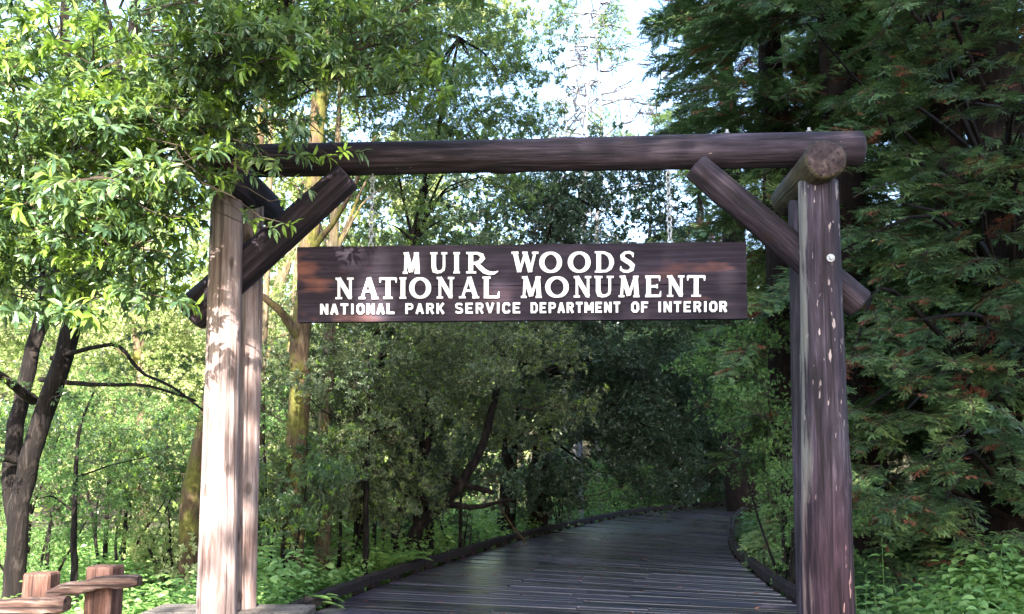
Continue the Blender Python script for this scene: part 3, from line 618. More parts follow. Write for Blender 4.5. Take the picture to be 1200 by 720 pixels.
def trunk_mesh(pts, rad, mat, sides=12, jit=.06, base=None):
    P = np.array(pts, float); n_ = max(10, len(P) * 4); d = np.concatenate([[0], np.cumsum(np.linalg.norm(np.diff(P, axis=0), axis=1))]); t = np.linspace(0, d[-1], n_)
    Q = np.stack([np.interp(t, d, P[:, k]) for k in range(3)], 1); 
    for _ in range(2): Q[1:-1] = Q[:-2] * .25 + Q[1:-1] * .5 + Q[2:] * .25
    rr = np.interp(t / d[-1], np.linspace(0, 1, len(rad)), rad); Q[1:-1] += rs.normal(0, 1, (n_ - 2, 3)) * rr[1:-1, None] * .12
    V, Fq = tube(Q, rr, sides, jit); mb = MB(); mb.add(V - (base if base is not None else 0), Fq)
    c = len(V); mb.v.append(np.array([Q[-1]]) - (base if base is not None else 0)); mb.n += 1; k0 = (n_ - 1) * sides
    mb.f.append((np.array([[k0 + j, k0 + (j + 1) % sides, c] for j in range(sides)]), 0)); return mb
def trunk(parent, pts, rad, mat, name='trunk', sides=12, jit=.06):
    o = np.array(parent.location); mb = trunk_mesh(pts, rad, mat, sides, jit, o); return link(name, mb.mesh(name, mat, True), parent)
def limbs(parent, start, ends, r, mat, n=10, seed=0):
    q = np.random.RandomState(seed + 3); ends = [ends[i] for i in q.permutation(len(ends))[:n]]; start = [np.array(s, float) for s in start]
    for e in ends:
        e = np.array(e); s = start[int(np.argmin([np.linalg.norm(e - p) + max(0, p[2] - e[2]) for p in start]))]; m_ = (s + e) / 2 + [0, 0, .12 * np.linalg.norm(e - s)] + q.normal(0, .08, 3) * np.linalg.norm(e - s)
        trunk(parent, [s, m_, e], (r, r * .2), mat, 'limb', 6)

# ------------------------------------------------------------------ the overhanging bay tree on the left
BAYB = at(24, 640, 9.2); BAYB[2] = -.3
bay = thing('bay_tree', 'large bay laurel with twin dark trunks overhanging the left gate post', 'tree', BAYB)
trunk(bay, [BAYB + [0, 0, -.1], at(20, 610, 9.2), at(34, 540, 9.2), at(54, 480, 9.2), at(74, 420, 9.2), at(92, 360, 9.2), at(118, 250, 9.1), at(150, 120, 8.9), at(165, -60, 8.8)], (.11, .095, .09, .09, .088, .08, .07, .05, .03), M['bark'], sides=16)
trunk(bay, [at(20, 612, 9.3), at(10, 560, 9.3), at(20, 490, 9.4), at(36, 420, 9.5), at(52, 350, 9.5), at(66, 260, 9.5), at(80, 160, 9.5), at(75, -40, 9.6)], (.09, .075, .072, .07, .065, .06, .05, .03), M['bark'], sides=14)
trunk(bay, [at(90, 330, 9.2), at(140, 290, 8.8), at(205, 215, 8.2), at(232, 150, 7.8), at(290, 70, 7.4), at(350, -20, 7.0)], (.07, .075, .07, .055, .045, .03), M['bark'], 'limb', 9)
trunk(bay, [at(205, 215, 8.2), at(250, 140, 8.0), at(262, 90, 8.0), at(240, -20, 8.1)], (.06, .05, .035, .02), M['bark'], 'limb', 8)
for pts, r in (([(40, 470, 9.3), (0, 440, 8.8), (-60, 400, 8.2)], .05), ([(48, 445, 9.3), (120, 452, 9.0), (170, 450, 8.7), (230, 470, 8.6)], .03), ([(60, 420, 9.2), (140, 400, 8.9), (165, 440, 8.7), (200, 450, 8.5), (260, 500, 8.4)], .025), ([(20, 540, 9.2), (-20, 530, 8.9), (-70, 540, 8.6)], .04)):
    trunk(bay, [at(*p) for p in pts], (r, r * .3), M['bark'], 'limb', 6)
bay_lobes = []
for px, py, Y, r, w_ in ((40, 60, 7.5, 1.0, 1.2), (150, 40, 7.2, .9, 1.1), (270, 30, 7.0, .8, 1.0), (370, 40, 7.2, .75, .8), (60, 180, 7.0, .8, 1.3), (170, 190, 6.8, .65, 1.1), (50, 280, 6.9, .6, .9), (140, 290, 6.9, .45, .7),
                         (300, 120, 6.6, .5, .8), (400, 110, 7.0, .5, .7), (200, 340, 7.5, .35, .35), (450, 40, 7.6, .6, .6), (100, 110, 9.5, 1.3, .3), (-60, 250, 8.0, 1.2, .9), (-120, 60, 7.5, 1.3, .8), (120, -120, 7.8, 1.3, 1.0), (330, -110, 7.2, 1.0, .8), (400, 200, 7.1, .2, .06)):
    c = at(px, py, Y); bay_lobes.append((c[0], c[1], c[2], r, r * .9, r * .7, w_))
def bay_reject(p):
    if p[1] < 4.5: return True
    u, v = project(p)
    return blocks_gate(p) or (v > 270 and u > 165) or (u > 360 and v > 130) or (u > 205 and v > 165)
e1 = crown(bay, bay_lobes, 'bay', 125, 1.12, outc=BAYB + [0, 0, 4.5], seed=1, reject=bay_reject)
e2 = crown(bay, bay_lobes[4:10], 'bay_top', 50, 1.1, outc=BAYB + [0, 0, 4.5], seed=2, reject=bay_reject)
limbs(bay, [at(75, 360, 9.2), at(118, 250, 9.1), at(150, 120, 8.9), at(80, 180, 9.5), at(232, 150, 7.8), at(290, 70, 7.4)], e1, .028, M['bark'], 26)
for k in range(22):      # the low fringe whose shade lies on the head of the post
    g = np.array([-2.45 + random.uniform(-.25, .3), 7.3, random.uniform(3.15, 4.3)]) + TO_SUN * random.uniform(.7, 2.0)
    link('leafy_branch', U['bay'][k % 5], bay, g - BAYB + [-.45, .1, .05], (random.uniform(-.3, .3), .05, random.uniform(-.5, .3)), random.uniform(.6, .85))
for k, (px, py) in enumerate(((165, 440), (120, 450), (205, 462), (235, 480), (140, 405), (180, 425), (220, 500), (250, 505), (100, 430), (0, 445), (-10, 530), (150, 455), (190, 448), (60, 470), (215, 430), (230, 455))):
    p = at(px, py - 4, 8.7 + .1 * (k % 4)); link('leafy_branch', U['bay'][k % 5], bay, p - BAYB, (random.uniform(-.4, .4), random.uniform(-.2, .3), random.uniform(-1, .8)), random.uniform(.3, .5))
# nearest sprigs: every leaf a piece of its own
def single_leaf(kind, L, W, mat, nm='leaf'):
    mb = MB(); add_leaves(mb, np.zeros((1, 3)), np.array([[1., 0, 0]]), np.array([[0, 0, 1.]]), L, W, kind=kind); return mb.mesh(nm, mat, False)
LB = [single_leaf('l', .092, .027, M['bay']), single_leaf('l', .08, .025, M['bay']), single_leaf('l', .085, .028, M['bay_young'])]
def place_leaf(me, parent, p, d, nrm_, s=1.0):
    d = Vector(d).normalized(); y = Vector(nrm_).cross(d).normalized(); z = d.cross(y); m = Matrix((d, y, z)).transposed()
    o = link('leaf', me, parent, p, m.to_euler(), s)
    return o
sprigs = [(262, 210, 6.5), (300, 208, 6.4), (285, 190, 6.5), (248, 202, 6.6), (325, 188, 6.6), (345, 214, 6.3), (362, 222, 6.4), (335, 232, 6.4), (300, 262, 6.6), (325, 266, 6.6), (343, 264, 6.5), (290, 250, 6.5), (240, 240, 6.5), (225, 255, 6.4),
          (250, 225, 6.4), (212, 232, 6.5), (232, 275, 6.5), (205, 262, 6.4), (178, 330, 6.7), (190, 355, 6.9), (160, 312, 6.6), (150, 350, 7.0), (385, 185, 6.7), (405, 176, 6.7), (425, 180, 6.8), (176, 225, 6.6), (192, 232, 6.55), (182, 250, 6.5), (205, 205, 6.5), (160, 250, 6.6), (300, 160, 6.6), (350, 165, 6.7), (120, 380, 7.1)]
for k, (px, py, Y) in enumerate(sprigs):
    p = at(px, py, Y); ax = nrm(np.array([random.uniform(.2, 1), random.uniform(-.7, .1), random.uniform(-.35, .15)]))
    st = p - ax * .22 + [0, 0, .05]; q0 = st - nrm(ax + [-.2, .5, -.4]) * .45; mb = MB(); V, Fq = tube([q0, (q0 + st) / 2 + [0, 0, .03], st, p], [.006, .005, .004, .002], 4); mb.add(V - p, Fq)
    tw = link('twig', mb.mesh('twig', M['twig']), bay, p - BAYB)
    young = k % 5 in (0, 2, 3)
    for m_ in range(8):
        th = m_ * 2.4; a1 = nrm(np.cross(ax, [0, .1, 1])); a2 = np.cross(ax, a1); rad = a1 * math.cos(th) + a2 * math.sin(th)
        d = nrm(ax * random.uniform(.2, .9) + rad * random.uniform(.6, 1) + [0, 0, -.2]); place_leaf(LB[2] if young else LB[random.randint(0, 1)], tw, -ax * random.uniform(0, .07), d, (random.uniform(-.3, .3), -.5, 1), random.uniform(.85, 1.2))

# ------------------------------------------------------------------ redwoods on the right
def tree_base(px, Y): p = at(px, 560, Y); p[2] = float(hill(p[0], Y)) - .05; return p
rb = np.array([6.6, 14.2, -.3]); red = thing('redwood_tree', 'dense redwood with drooping green sprays filling the right side', 'tree', rb)
trunk(red, [rb, rb + [.1, 0, 4], rb + [0, .1, 14]], (.55, .42, .15), M['bark_red'], sides=18)
L_ = []; _q = np.random.RandomState(5)
for r_i, py in enumerate(range(-70, 660, 62)):     # flat drooping pads of sprays with dark gaps between them
    for px in range(935 if py < 130 else 1000, 1300, 88):
        x_, y_ = px + (r_i % 2) * 44 + _q.normal(0, 14), py + (px - 1100) * .12 + _q.normal(0, 12)
        c = at(x_, y_, 9.5 + _q.uniform(-.35, .5) + max(0, (1060 - x_) * .006)); L_.append((c[0], c[1], c[2], .40, .34, .07, 1))
def red_rej(p): u, v = project(p); return p[1] < 8.4 or (u < 950 and 160 < v) or v > 640 - (u - 1000) * .05 or p[2] < .75
q = np.random.RandomState(9); eR = []
for k in range(298):
    c = np.array(L_[k % len(L_)]); p = c[:3] + q.normal(0, 1, 3) * c[3:6] * .8
    if red_rej(p): continue
    v = nrm(np.array([q.uniform(-.9, .35), -1.0, 0])) ; yaw = math.atan2(v[1], v[0]); sc = q.uniform(.55, .95); p2 = p - v * .45 * sc
    link('bough', U['red'][q.randint(6)], red, p2 - rb, (q.normal(0, .18), q.normal(.02, .12), yaw), sc); eR.append(p2)
crown(red, L_, 'redbrown', 26, .8, outc=rb + [0, 0, 3.5], seed=5, name='dead_bough', reject=red_rej)
limbs(red, [rb + [0, 0, z] for z in (1, 2.5, 4, 5.5, 7)], eR, .05, M['bark_red'], 40, 1)
gap = lambda p: (lambda u, v: (605 < u < 770 and v < 90) or (640 < u < 770 and 90 <= v < 175) or (738 < u < 798 and 175 <= v < 262))(*project(p))
def conifer(px, Y, h, r, n, label, s=1.0, key='redfar', z0=.5, seed=0, umin=None, group='tall conifers behind the gateway'):
    b = tree_base(px, Y); t = thing('conifer_tree', label, 'tree', b, group); trunk(t, [b, b + [0, 0, h * .5], b + [0, 0, h]], (h * .022, h * .014, .03), M['bark_red'], sides=12)
    q = np.random.RandomState(seed)
    for k in range(n):
        u = (k + q.rand()) / n; z = z0 + (h - z0) * u; rad = r * (1 - u) ** .7 * (.75 + .3 * math.sin(z * 2.2) ** 2) * q.uniform(.45, 1); yaw = q.uniform(0, 6.283)
        d = np.array([math.cos(yaw), math.sin(yaw), 0]); p = d * (rad - .9 * s if rad > .9 * s else .1) + [0, 0, z]
        tip = b + p + d * 1.7 * s; u_, v_ = project(tip) if tip[1] > 1 else (999, 0)
        if umin is not None and ((v_ > 190 and u_ < umin) or (v_ <= 190 and u_ < 765)): continue
        if u_ < 880 and v_ > 430: continue
        if gap(tip) if tip[1] > 1 else False: continue
        link('bough', U[key][q.randint(len(U[key]))], t, p, (q.normal(0, .2), q.normal(.05, .18), yaw), s * q.uniform(.7, 1.2))
    return t
conifer(925, 17.5, 17, 3.2, 295, 'tall dark redwood behind the right brace of the gate', .85, seed=1, umin=815)
conifer(1010, 16, 20, 3.4, 280, 'tall dark redwood behind the right gate post', .95, seed=2, umin=880)
conifer(1100, 21, 24, 4.2, 290, 'dark redwood rising behind the big green sprays', 1.2, seed=6)
conifer(1140, 14.6, 15, 2.7, 290, 'dark redwood close behind the biggest spray', .7, seed=8, umin=990)
conifer(1190, 17, 19, 3.6, 220, 'dark redwood behind the big spray at the right edge', 1.1, seed=5)
conifer(830, 42, 16, 3.6, 200, 'shorter dark conifer above the far bend of the boardwalk', .9, seed=3)
conifer(870, 34, 25, 4.4, 200, 'distant tall conifer rising behind the nearer redwoods', 1.4, seed=4)

# ------------------------------------------------------------------ broadleaf trees behind
def broadleaf(name, px, Y, label, key, n, lobes, mat, r0=.15, scale=1.0, group=None, seed=0, nl=14, tz=None, lean=0, rej=None, cat='tree', bx=None):
    b = tree_base(px if bx is None else bx, Y); t = thing(name, label, cat, b, group); L2 = []
    for lx, ly, dy, r, w_ in lobes: c = at(lx, ly, Y + dy); L2.append((c[0], c[1], max(c[2], .2), r, r, r * .8, w_))
    top = max(l[2] for l in L2) if tz is None else tz; cx = np.mean([l[0] for l in L2])
    tp = [b, b + [lean * .3, 0, top * .3], np.array([(b[0] + cx) / 2 + lean * .3, Y, top * .6]), np.array([cx, Y, top])]
    trunk(t, tp, (r0, r0 * .8, r0 * .55, r0 * .2), mat)
    e = crown(t, L2, key, n, scale, seed=seed, reject=rej); limbs(t, tp[1:] + [(tp[1] + tp[2]) / 2], e, r0 * .3, mat, nl, seed); return t
G = 'broadleaf trees behind the gateway'
gap = lambda p: (lambda u, v: (605 < u < 770 and v < 90) or (640 < u < 770 and 90 <= v < 175) or (738 < u < 798 and 175 <= v < 262))(*project(p))
broadleaf('bay_tree', 545, 15, 'upright bay tree rising above the left half of the beam', 'midbay', 85, [(550, 105, 0, 1.0, 1), (520, 60, .5, .8, .8), (590, 130, 0, .7, .7), (500, 150, .5, .8, .7), (600, 60, .5, .6, .5), (540, 230, 0, 1.0, .8), (470, 250, 0, .6, .5)], M['bark'], .10, .62, G, 11, rej=gap, bx=425)
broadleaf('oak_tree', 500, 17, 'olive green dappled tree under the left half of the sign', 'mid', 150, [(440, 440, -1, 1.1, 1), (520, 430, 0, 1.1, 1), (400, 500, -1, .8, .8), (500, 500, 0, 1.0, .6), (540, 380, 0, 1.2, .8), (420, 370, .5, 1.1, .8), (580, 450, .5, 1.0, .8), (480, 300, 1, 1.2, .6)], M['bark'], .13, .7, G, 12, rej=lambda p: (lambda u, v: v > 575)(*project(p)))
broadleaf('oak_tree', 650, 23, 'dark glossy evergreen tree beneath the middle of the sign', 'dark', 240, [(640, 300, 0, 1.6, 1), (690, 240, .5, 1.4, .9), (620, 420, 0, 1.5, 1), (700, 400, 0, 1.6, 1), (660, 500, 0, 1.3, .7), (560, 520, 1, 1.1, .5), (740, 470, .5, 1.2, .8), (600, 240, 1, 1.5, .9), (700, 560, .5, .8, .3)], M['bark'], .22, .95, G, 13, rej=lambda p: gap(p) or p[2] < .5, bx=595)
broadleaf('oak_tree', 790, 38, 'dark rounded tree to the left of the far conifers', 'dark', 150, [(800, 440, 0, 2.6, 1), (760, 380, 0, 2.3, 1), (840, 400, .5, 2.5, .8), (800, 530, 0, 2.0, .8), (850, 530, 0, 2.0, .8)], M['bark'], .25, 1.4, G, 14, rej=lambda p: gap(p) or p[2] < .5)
broadleaf('bay_tree', 380, 14, 'light green bay tree behind the left brace', 'midbay', 70, [(400, 70, 0, 1.0, 1), (440, 180, .5, .8, .8), (330, 150, 1, .8, .7), (460, 90, .5, .9, .8)], M['bark_lichen'], .12, .65, G, 15)
broadleaf('hazel_bush', 430, 13.8, 'leafy dappled bush in front of the tangled trunks', 'mid', 95, [(395, 470, 0, .75, 1), (440, 400, 0, .8, 1), (420, 545, 0, .6, .8), (500, 440, .3, .75, .8), (385, 570, .2, .5, .6), (545, 420, .5, .7, .6), (350, 440, -.9, .4, .3), (340, 560, -1, .4, .3), (470, 520, 0, .35, .3)], M['bark'], .05, .5, G, 25, cat='shrub')
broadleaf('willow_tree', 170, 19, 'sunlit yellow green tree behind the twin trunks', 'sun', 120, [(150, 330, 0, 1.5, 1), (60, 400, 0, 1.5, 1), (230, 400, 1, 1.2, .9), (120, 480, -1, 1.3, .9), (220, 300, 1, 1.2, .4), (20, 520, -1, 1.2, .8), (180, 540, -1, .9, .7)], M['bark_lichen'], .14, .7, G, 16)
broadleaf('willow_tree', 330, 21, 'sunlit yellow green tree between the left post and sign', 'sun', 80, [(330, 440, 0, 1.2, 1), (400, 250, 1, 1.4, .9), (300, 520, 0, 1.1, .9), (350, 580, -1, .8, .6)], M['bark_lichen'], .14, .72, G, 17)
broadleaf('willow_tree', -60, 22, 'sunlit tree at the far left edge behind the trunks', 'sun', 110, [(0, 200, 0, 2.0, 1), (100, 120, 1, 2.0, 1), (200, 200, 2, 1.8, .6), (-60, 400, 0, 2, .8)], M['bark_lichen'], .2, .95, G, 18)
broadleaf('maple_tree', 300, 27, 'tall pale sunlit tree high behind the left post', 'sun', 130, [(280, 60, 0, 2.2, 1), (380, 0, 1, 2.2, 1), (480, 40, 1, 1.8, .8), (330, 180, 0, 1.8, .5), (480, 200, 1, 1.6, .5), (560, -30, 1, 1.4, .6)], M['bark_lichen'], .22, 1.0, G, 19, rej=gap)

# shrubs along the boardwalk
def shrub(px, py, Y, r, key, n, label, s=.7, seed=0, squash=.8, name='shrub'):
    b = tree_base(px, Y); t = thing(name, label, 'shrub', b, 'leafy shrubs beside the boardwalk'); c = at(px, py, Y)
    zc = max(c[2], r * squash * .6)
    trunk(t, [b, (b + [c[0], Y, zc]) / 2, [c[0], Y, zc]], (.04, .03, .012), M['bark'], 'stem', 7)
    for k in range(3):
        e = np.array([c[0], Y, zc]) + rs.normal(0, .45, 3) * r; trunk(t, [b + [0, 0, .05], (b + e) / 2 + rs.normal(0, .08, 3), e], (.025, .008), M['bark'], 'stem', 6)
    crown(t, [(c[0], Y, zc, r, r, r * squash, 1)], key, n, s, seed=seed, shell=.15, reject=lambda p: p[2] < 0 or (p[0] < np.interp(p[1], RQ[:, 1], RQ[:, 0]) + .25 and p[0] > np.interp(p[1], LQ[:, 1], LQ[:, 0]) - .25 and p[2] < 2.2))
SH = [(915, 530, 14.5, .95, 'shrub', 60, 'fine leaved light green shrub left of the right post'), (928, 620, 12.8, .6, 'shrub', 46, 'low shrub spilling over the right kerb'), (905, 450, 17, 1.2, 'shrub', 60, 'taller pale shrub above the far right kerb'),
      (948, 590, 12, .5, 'shrub', 20, 'small shrub just behind the right gate post'), (912, 575, 22, .9, 'shrub', 34, 'dim shrub at the inside of the bend'), (760, 560, 36, 1.5, 'shrub', 40, 'shrub beyond the far bend of the boardwalk'),
      (850, 555, 42, 2.0, 'shrub', 46, 'mass of leaves at the end of the boardwalk'), (690, 575, 32, .9, 'shrub', 28, 'low shrub beside the left kerb before the bend'), (655, 565, 27, .8, 'shrub', 26, 'upright young shrub left of the bend'),
      (400, 590, 14.2, .6, 'mid', 26, 'greyish leafy shrub in front of the leaning trunks'), (335, 570, 12.6, .5, 'midbay', 22, 'shrub covering the foot of the mossy trunk'), (440, 560, 15, .6, 'mid', 26, 'shrub at the left end of the tangled trunks'), (310, 480, 13.5, .6, 'shrub', 30, 'bush just right of the left gate post'), (540, 560, 17.5, .7, 'dark', 20, 'dark bush behind the tangled trunks'),
      (40, 520, 12.5, .8, 'midbay', 26, 'mid green bush behind the twin trunks'), (130, 500, 14, .9, 'shrub', 44, 'layered green bush right of the sapling'), (215, 560, 12.5, .55, 'midbay', 20, 'dark green bush just left of the left gate post'), (150, 560, 13, .9, 'shrub', 40, 'green shrub behind the rail fence'), (60, 600, 11.5, .7, 'shrub', 30, 'shrub between the twin trunks and the fence'),
      (200, 620, 12, .6, 'sun', 16, 'yellow green shrub left of the left gate post'), (720, 560, 37, 1.1, 'shrub', 34, 'rounded shrub beyond the left kerb at the bend')]
for k, (px, py, Y, r, key, n, lab) in enumerate(SH): shrub(px, py, Y, r, key, n, lab, .5 if Y < 16 else .8, 30 + k)

# ------------------------------------------------------------------ separate trunks
def stem_tree(name, label, pts, rad, mat, extra=(), group=None, sides=12, cat='tree'):
    P = [at(*p) for p in pts]; b = P[0].copy(); b[2] = float(hill(b[0], b[1])) - .05; P = [b.copy(), *P] if P[0][2] > b[2] + .1 else P;  t = thing(name, label, cat, b, group); trunk(t, P, rad, mat, 'trunk', sides)
    for e, r in extra: trunk(t, [at(*p) for p in e], r, mat, 'limb', 7)
    if name == 'sapling':
        for k in range(14):
            p = at(88 + random.uniform(-6, 60), random.uniform(440, 600), 10.4); link('leafy_branch', U['shrub'][k % 4], t, p - b, (0, random.uniform(-.3, .3), random.uniform(0, 6.28)), random.uniform(.22, .4))
    return t
stem_tree('mossy_tree', 'thick trunk covered with yellow moss right of the left post', [(345, 690, 13), (345, 600, 13), (350, 500, 13), (352, 400, 13), (362, 300, 13.2), (372, 150, 13.4), (380, -50, 13.6)], (.17, .15, .14, .12, .11, .1, .08), M['bark_moss'], [([(352, 400, 13), (330, 365, 12.8), (305, 345, 12.6), (270, 330, 12.5)], (.07, .05, .03)), ([(360, 300, 13.2), (400, 250, 13), (440, 160, 13)], (.05, .02))])
stem_tree('mossy_tree', 'mossy trunk leaning behind the left gate post', [(220, 700, 11.5), (222, 600, 11.5), (235, 520, 11.5), (262, 400, 11.6), (290, 250, 11.8), (320, 60, 12)], (.12, .11, .10, .08, .06, .04), M['bark_moss'])
stem_tree('mossy_tree', 'slim yellowish trunk showing right beside the left gate post', [(298, 690, 14), (304, 560, 14), (308, 420, 14), (314, 300, 14), (318, 120, 14.2)], (.07, .06, .05, .04, .03), M['bark_lichen'])
stem_tree('sapling', 'thin dark sapling standing between twin trunks and fence', [(88, 690, 10.5), (86, 640, 10.5), (88, 560, 10.5), (92, 500, 10.5), (110, 460, 10.4)], (.045, .04, .03, .02, .01), M['bark'], [([(87, 600, 10.5), (60, 580, 10.3), (45, 585, 10.2)], (.012, .006)), ([(88, 560, 10.5), (130, 545, 10.3), (175, 535, 10.2)], (.012, .005))])
D = M['bark']
stem_tree('leaning_tree', 'dark leaning trunk bending right below the sign', [(478, 628, 16), (500, 605, 16), (532, 580, 16), (556, 545, 16), (572, 500, 16.2), (585, 450, 16.4), (600, 330, 17)], (.10, .095, .08, .065, .055, .045, .03), D, [([(500, 555, 16), (520, 556, 16), (545, 568, 16), (578, 578, 15.8)], (.07, .06, .04)), ([(520, 590, 16), (555, 596, 16), (600, 585, 15.7)], (.06, .02))], 'dark trunks tangled below the sign')
stem_tree('leaning_tree', 'slim dark trunk leftmost of the tangled trunks', [(462, 628, 15.6), (470, 600, 15.6), (480, 565, 15.6), (486, 520, 15.7), (478, 440, 15.9)], (.075, .065, .055, .05, .03), D, (), 'dark trunks tangled below the sign')
stem_tree('leaning_tree', 'straight brownish trunk beside the leaning trunk', [(488, 622, 16.4), (493, 580, 16.4), (500, 520, 16.4), (508, 400, 16.6)], (.11, .09, .08, .05), M['bark_red'], (), 'dark trunks tangled below the sign')
stem_tree('tree_trunk', 'broad dark trunk deep in shade right of the tangle', [(628, 618, 24), (636, 500, 24), (645, 400, 24)], (.26, .22, .18), M['bark_red'])
stem_tree('fallen_branch', 'thin pale broken branch leaning onto the left kerb', [(616, 634, 20), (604, 622, 19.5), (588, 598, 19), (578, 570, 18.5), (566, 545, 18)], (.022, .022, .02, .016, .008), M['bark_lichen'], [([(578, 570, 18.5), (610, 540, 18.2), (640, 505, 18)], (.014, .006))], None, 6, 'branch')
# bare pale trees in the gap of sky
def bare(px, Y, top, lean, r, label, seed):
    q = np.random.RandomState(seed); b = tree_base(px, Y); T = at(px + lean, top, Y); t = thing('bare_tree', label, 'tree', b, 'slender pale trees in the gap of sky'); P = [b + (T - b) * u + [q.normal(0, .12), 0, 0] for u in np.linspace(0, 1, 7)]
    trunk(t, P, (r, r * .15), M['bark_pale'], 'trunk', 7); mb = MB()
    for k in range(26):
        u = .45 + .55 * k / 26; s = b + (T - b) * u; ln = q.uniform(1.2, 3.0) * (1.3 - u); az = q.choice([0, math.pi]) + q.normal(0, .7); d = np.array([math.cos(az), math.sin(az), q.uniform(-.15, .7)]); P = [s, s + d * ln * .5 + [0, 0, q.normal(0, .1)], s + d * ln + [0, 0, -.1]]
        V, Fq = tube(P, [.06, .045, .02], 4); mb.add(V - b, Fq)
        for m_ in range(9):
            s2 = s + d * ln * q.uniform(.3, 1); e = s2 + q.normal(0, .4, 3) + d * .3; V, Fq = tube([s2, e], [.03, .014], 3); mb.add(V - b, Fq)
    tag(link('twigs', mb.mesh('twigs', M['bark_pale']), t), kind='stuff'); return t
bare(700, 38, -60, 5, .16, 'slender pale tree left in the gap of sky', 1); bare(672, 42, 10, 20, .14, 'pale tree with thin twigs in the gap of sky', 2); bare(658, 45, 40, 8, .12, 'faint thin tree nearest the leafy bay crown', 3)
bare(730, 40, 60, 50, .14, 'pale leaning tree beside the dark conifers', 4)
broadleaf('bay_tree', 680, 30, 'small leafy crown at the top of the gap of sky', 'midbay', 44, [(690, 15, 0, 1.0, 1), (640, 120, 0, .9, .4), (705, 45, 0, .6, .5), (745, 150, 0, 1.0, .7), (620, 60, 1, .9, .5), (765, 230, 1, .9, .6), (680, 170, 1, .9, .5)], M['bark_pale'], .09, .62, G, 21)

# ------------------------------------------------------------------ ground cover
def cover(name, label, n, sampler, mat, hmin, hmax, ll, lw, nleaf, kind='d', seed=0, rejectpath=True):
    q = np.random.RandomState(seed); x, y = sampler(q, n)
    if rejectpath:
        lx = np.interp(y, LQ[:, 1], LQ[:, 0]); rx = np.interp(y, RQ[:, 1], RQ[:, 0]); rx = np.where(y > 33, 99, rx)
        k = (x < lx - .28) | (x > rx + .28); k &= ~((y > 35.5) & (x > lx - .3) & (x < 12) & (y < 42)); k &= ~((np.abs(x + 2.2) < .9) & (y < 8.3)); k &= ~((np.abs(x - 2.2) < .75) & (y < 8.0)); x, y = x[k], y[k]
    m_ = len(x); z = hill(x, y); h = q.uniform(hmin, hmax, m_) * (.65 + .35 * np.sin(x * 2.3 + seed) * np.cos(y * 1.7)); base = np.stack([x, y, z], 1)
    P = np.repeat(base, nleaf, 0); t = np.tile((np.arange(nleaf) + .7) / nleaf, m_); hh = np.repeat(h, nleaf); az = q.uniform(0, 6.28, m_ * nleaf)
    out = np.stack([np.cos(az), np.sin(az), 0 * az], 1); P = P + out * (q.uniform(.02, .10, len(P)) * (1.2 - t * .5))[:, None]; P[:, 2] += hh * t
    Dr = out + np.stack([0 * az, 0 * az, q.uniform(-.35, .4, len(az))], 1); N = np.stack([0 * az, 0 * az, 1 + 0 * az], 1) + q.normal(0, .3, (len(az), 3))
    s = q.uniform(.65, 1.25, len(P)); mb = MB(); add_leaves(mb, P, Dr, N, ll * s, lw * s, kind=kind); return tag(link(name, mb.mesh(name, mat)), label, kind='stuff')
box = lambda x0, x1, y0, y1: (lambda q, n: (q.uniform(x0, x1, n), q.uniform(y0, y1, n)))
cover('undergrowth', 'bright green leafy undergrowth left of the boardwalk', 13000, box(-6.5, 1.0, 9, 24), M['herb'], .55, 1.0, .085, .06, 9, seed=1)
cover('undergrowth', 'sunny undergrowth behind the rail fence on the left', 9000, box(-14, -2.6, 6.5, 24), M['herb'], .2, .7, .09, .06, 7, seed=2)
cover('undergrowth', 'broad leaved nettle bed at the foot of the redwood', 1700, box(2.55, 6.0, 7.7, 9.6), M['herb'], .95, 1.3, .115, .07, 12, 'l', seed=8)
cover('undergrowth', 'lush broad leaved herbs along the left kerb', 2600, box(-5.5, .4, 10, 20), M['herb'], .85, 1.15, .11, .07, 13, 'l', seed=9)
cover('undergrowth', 'shaded undergrowth right of the boardwalk', 8000, box(2.4, 9, 7.6, 26), M['herb_dark'], .25, .7, .08, .055, 8, seed=3)
cover('undergrowth', 'dim undergrowth round the far bend of the boardwalk', 7000, box(-8, 14, 22, 46), M['herb_dark'], .3, .8, .13, .09, 7, seed=4)
cover('grass', 'thin grass tufts among the leafy undergrowth', 3500, box(-12, 7, 9, 26), M['grass'], .1, .4, .32, .012, 6, seed=5)
def forest(name, label, n, sampler, mat, seed, size=.5):
    q = np.random.RandomState(seed); x, y, up = sampler(q, n); z = hill(x, y) + up; c = np.stack([x, y, z], 1); m_ = 34; P = np.repeat(c, m_, 0) + q.normal(0, 1, (n * m_, 3)) * [.9, .9, .6]
    D_ = q.normal(0, 1, (n * m_, 3)); N = q.normal(0, .7, (n * m_, 3)) + [0, -.3, .8]; s = q.uniform(.5, 1.2, n * m_) * size; mb = MB(); add_leaves(mb, P, D_, N, s, s * .5); return tag(link(name, mb.mesh(name, mat)), label, kind='stuff')
forest('hillside_forest', 'sunlit leafy woodland on the slope far behind left', 2600, lambda q, n: (q.uniform(-60, -2, n), q.uniform(28, 62, n), q.uniform(.3, 11, n)), M['sunny'], 1, .38)
forest('hillside_forest', 'dark woodland on the slope far behind right', 2200, lambda q, n: (q.uniform(-2, 60, n), q.uniform(44, 75, n), q.uniform(.3, 8, n)), M['olive'], 2, .5)

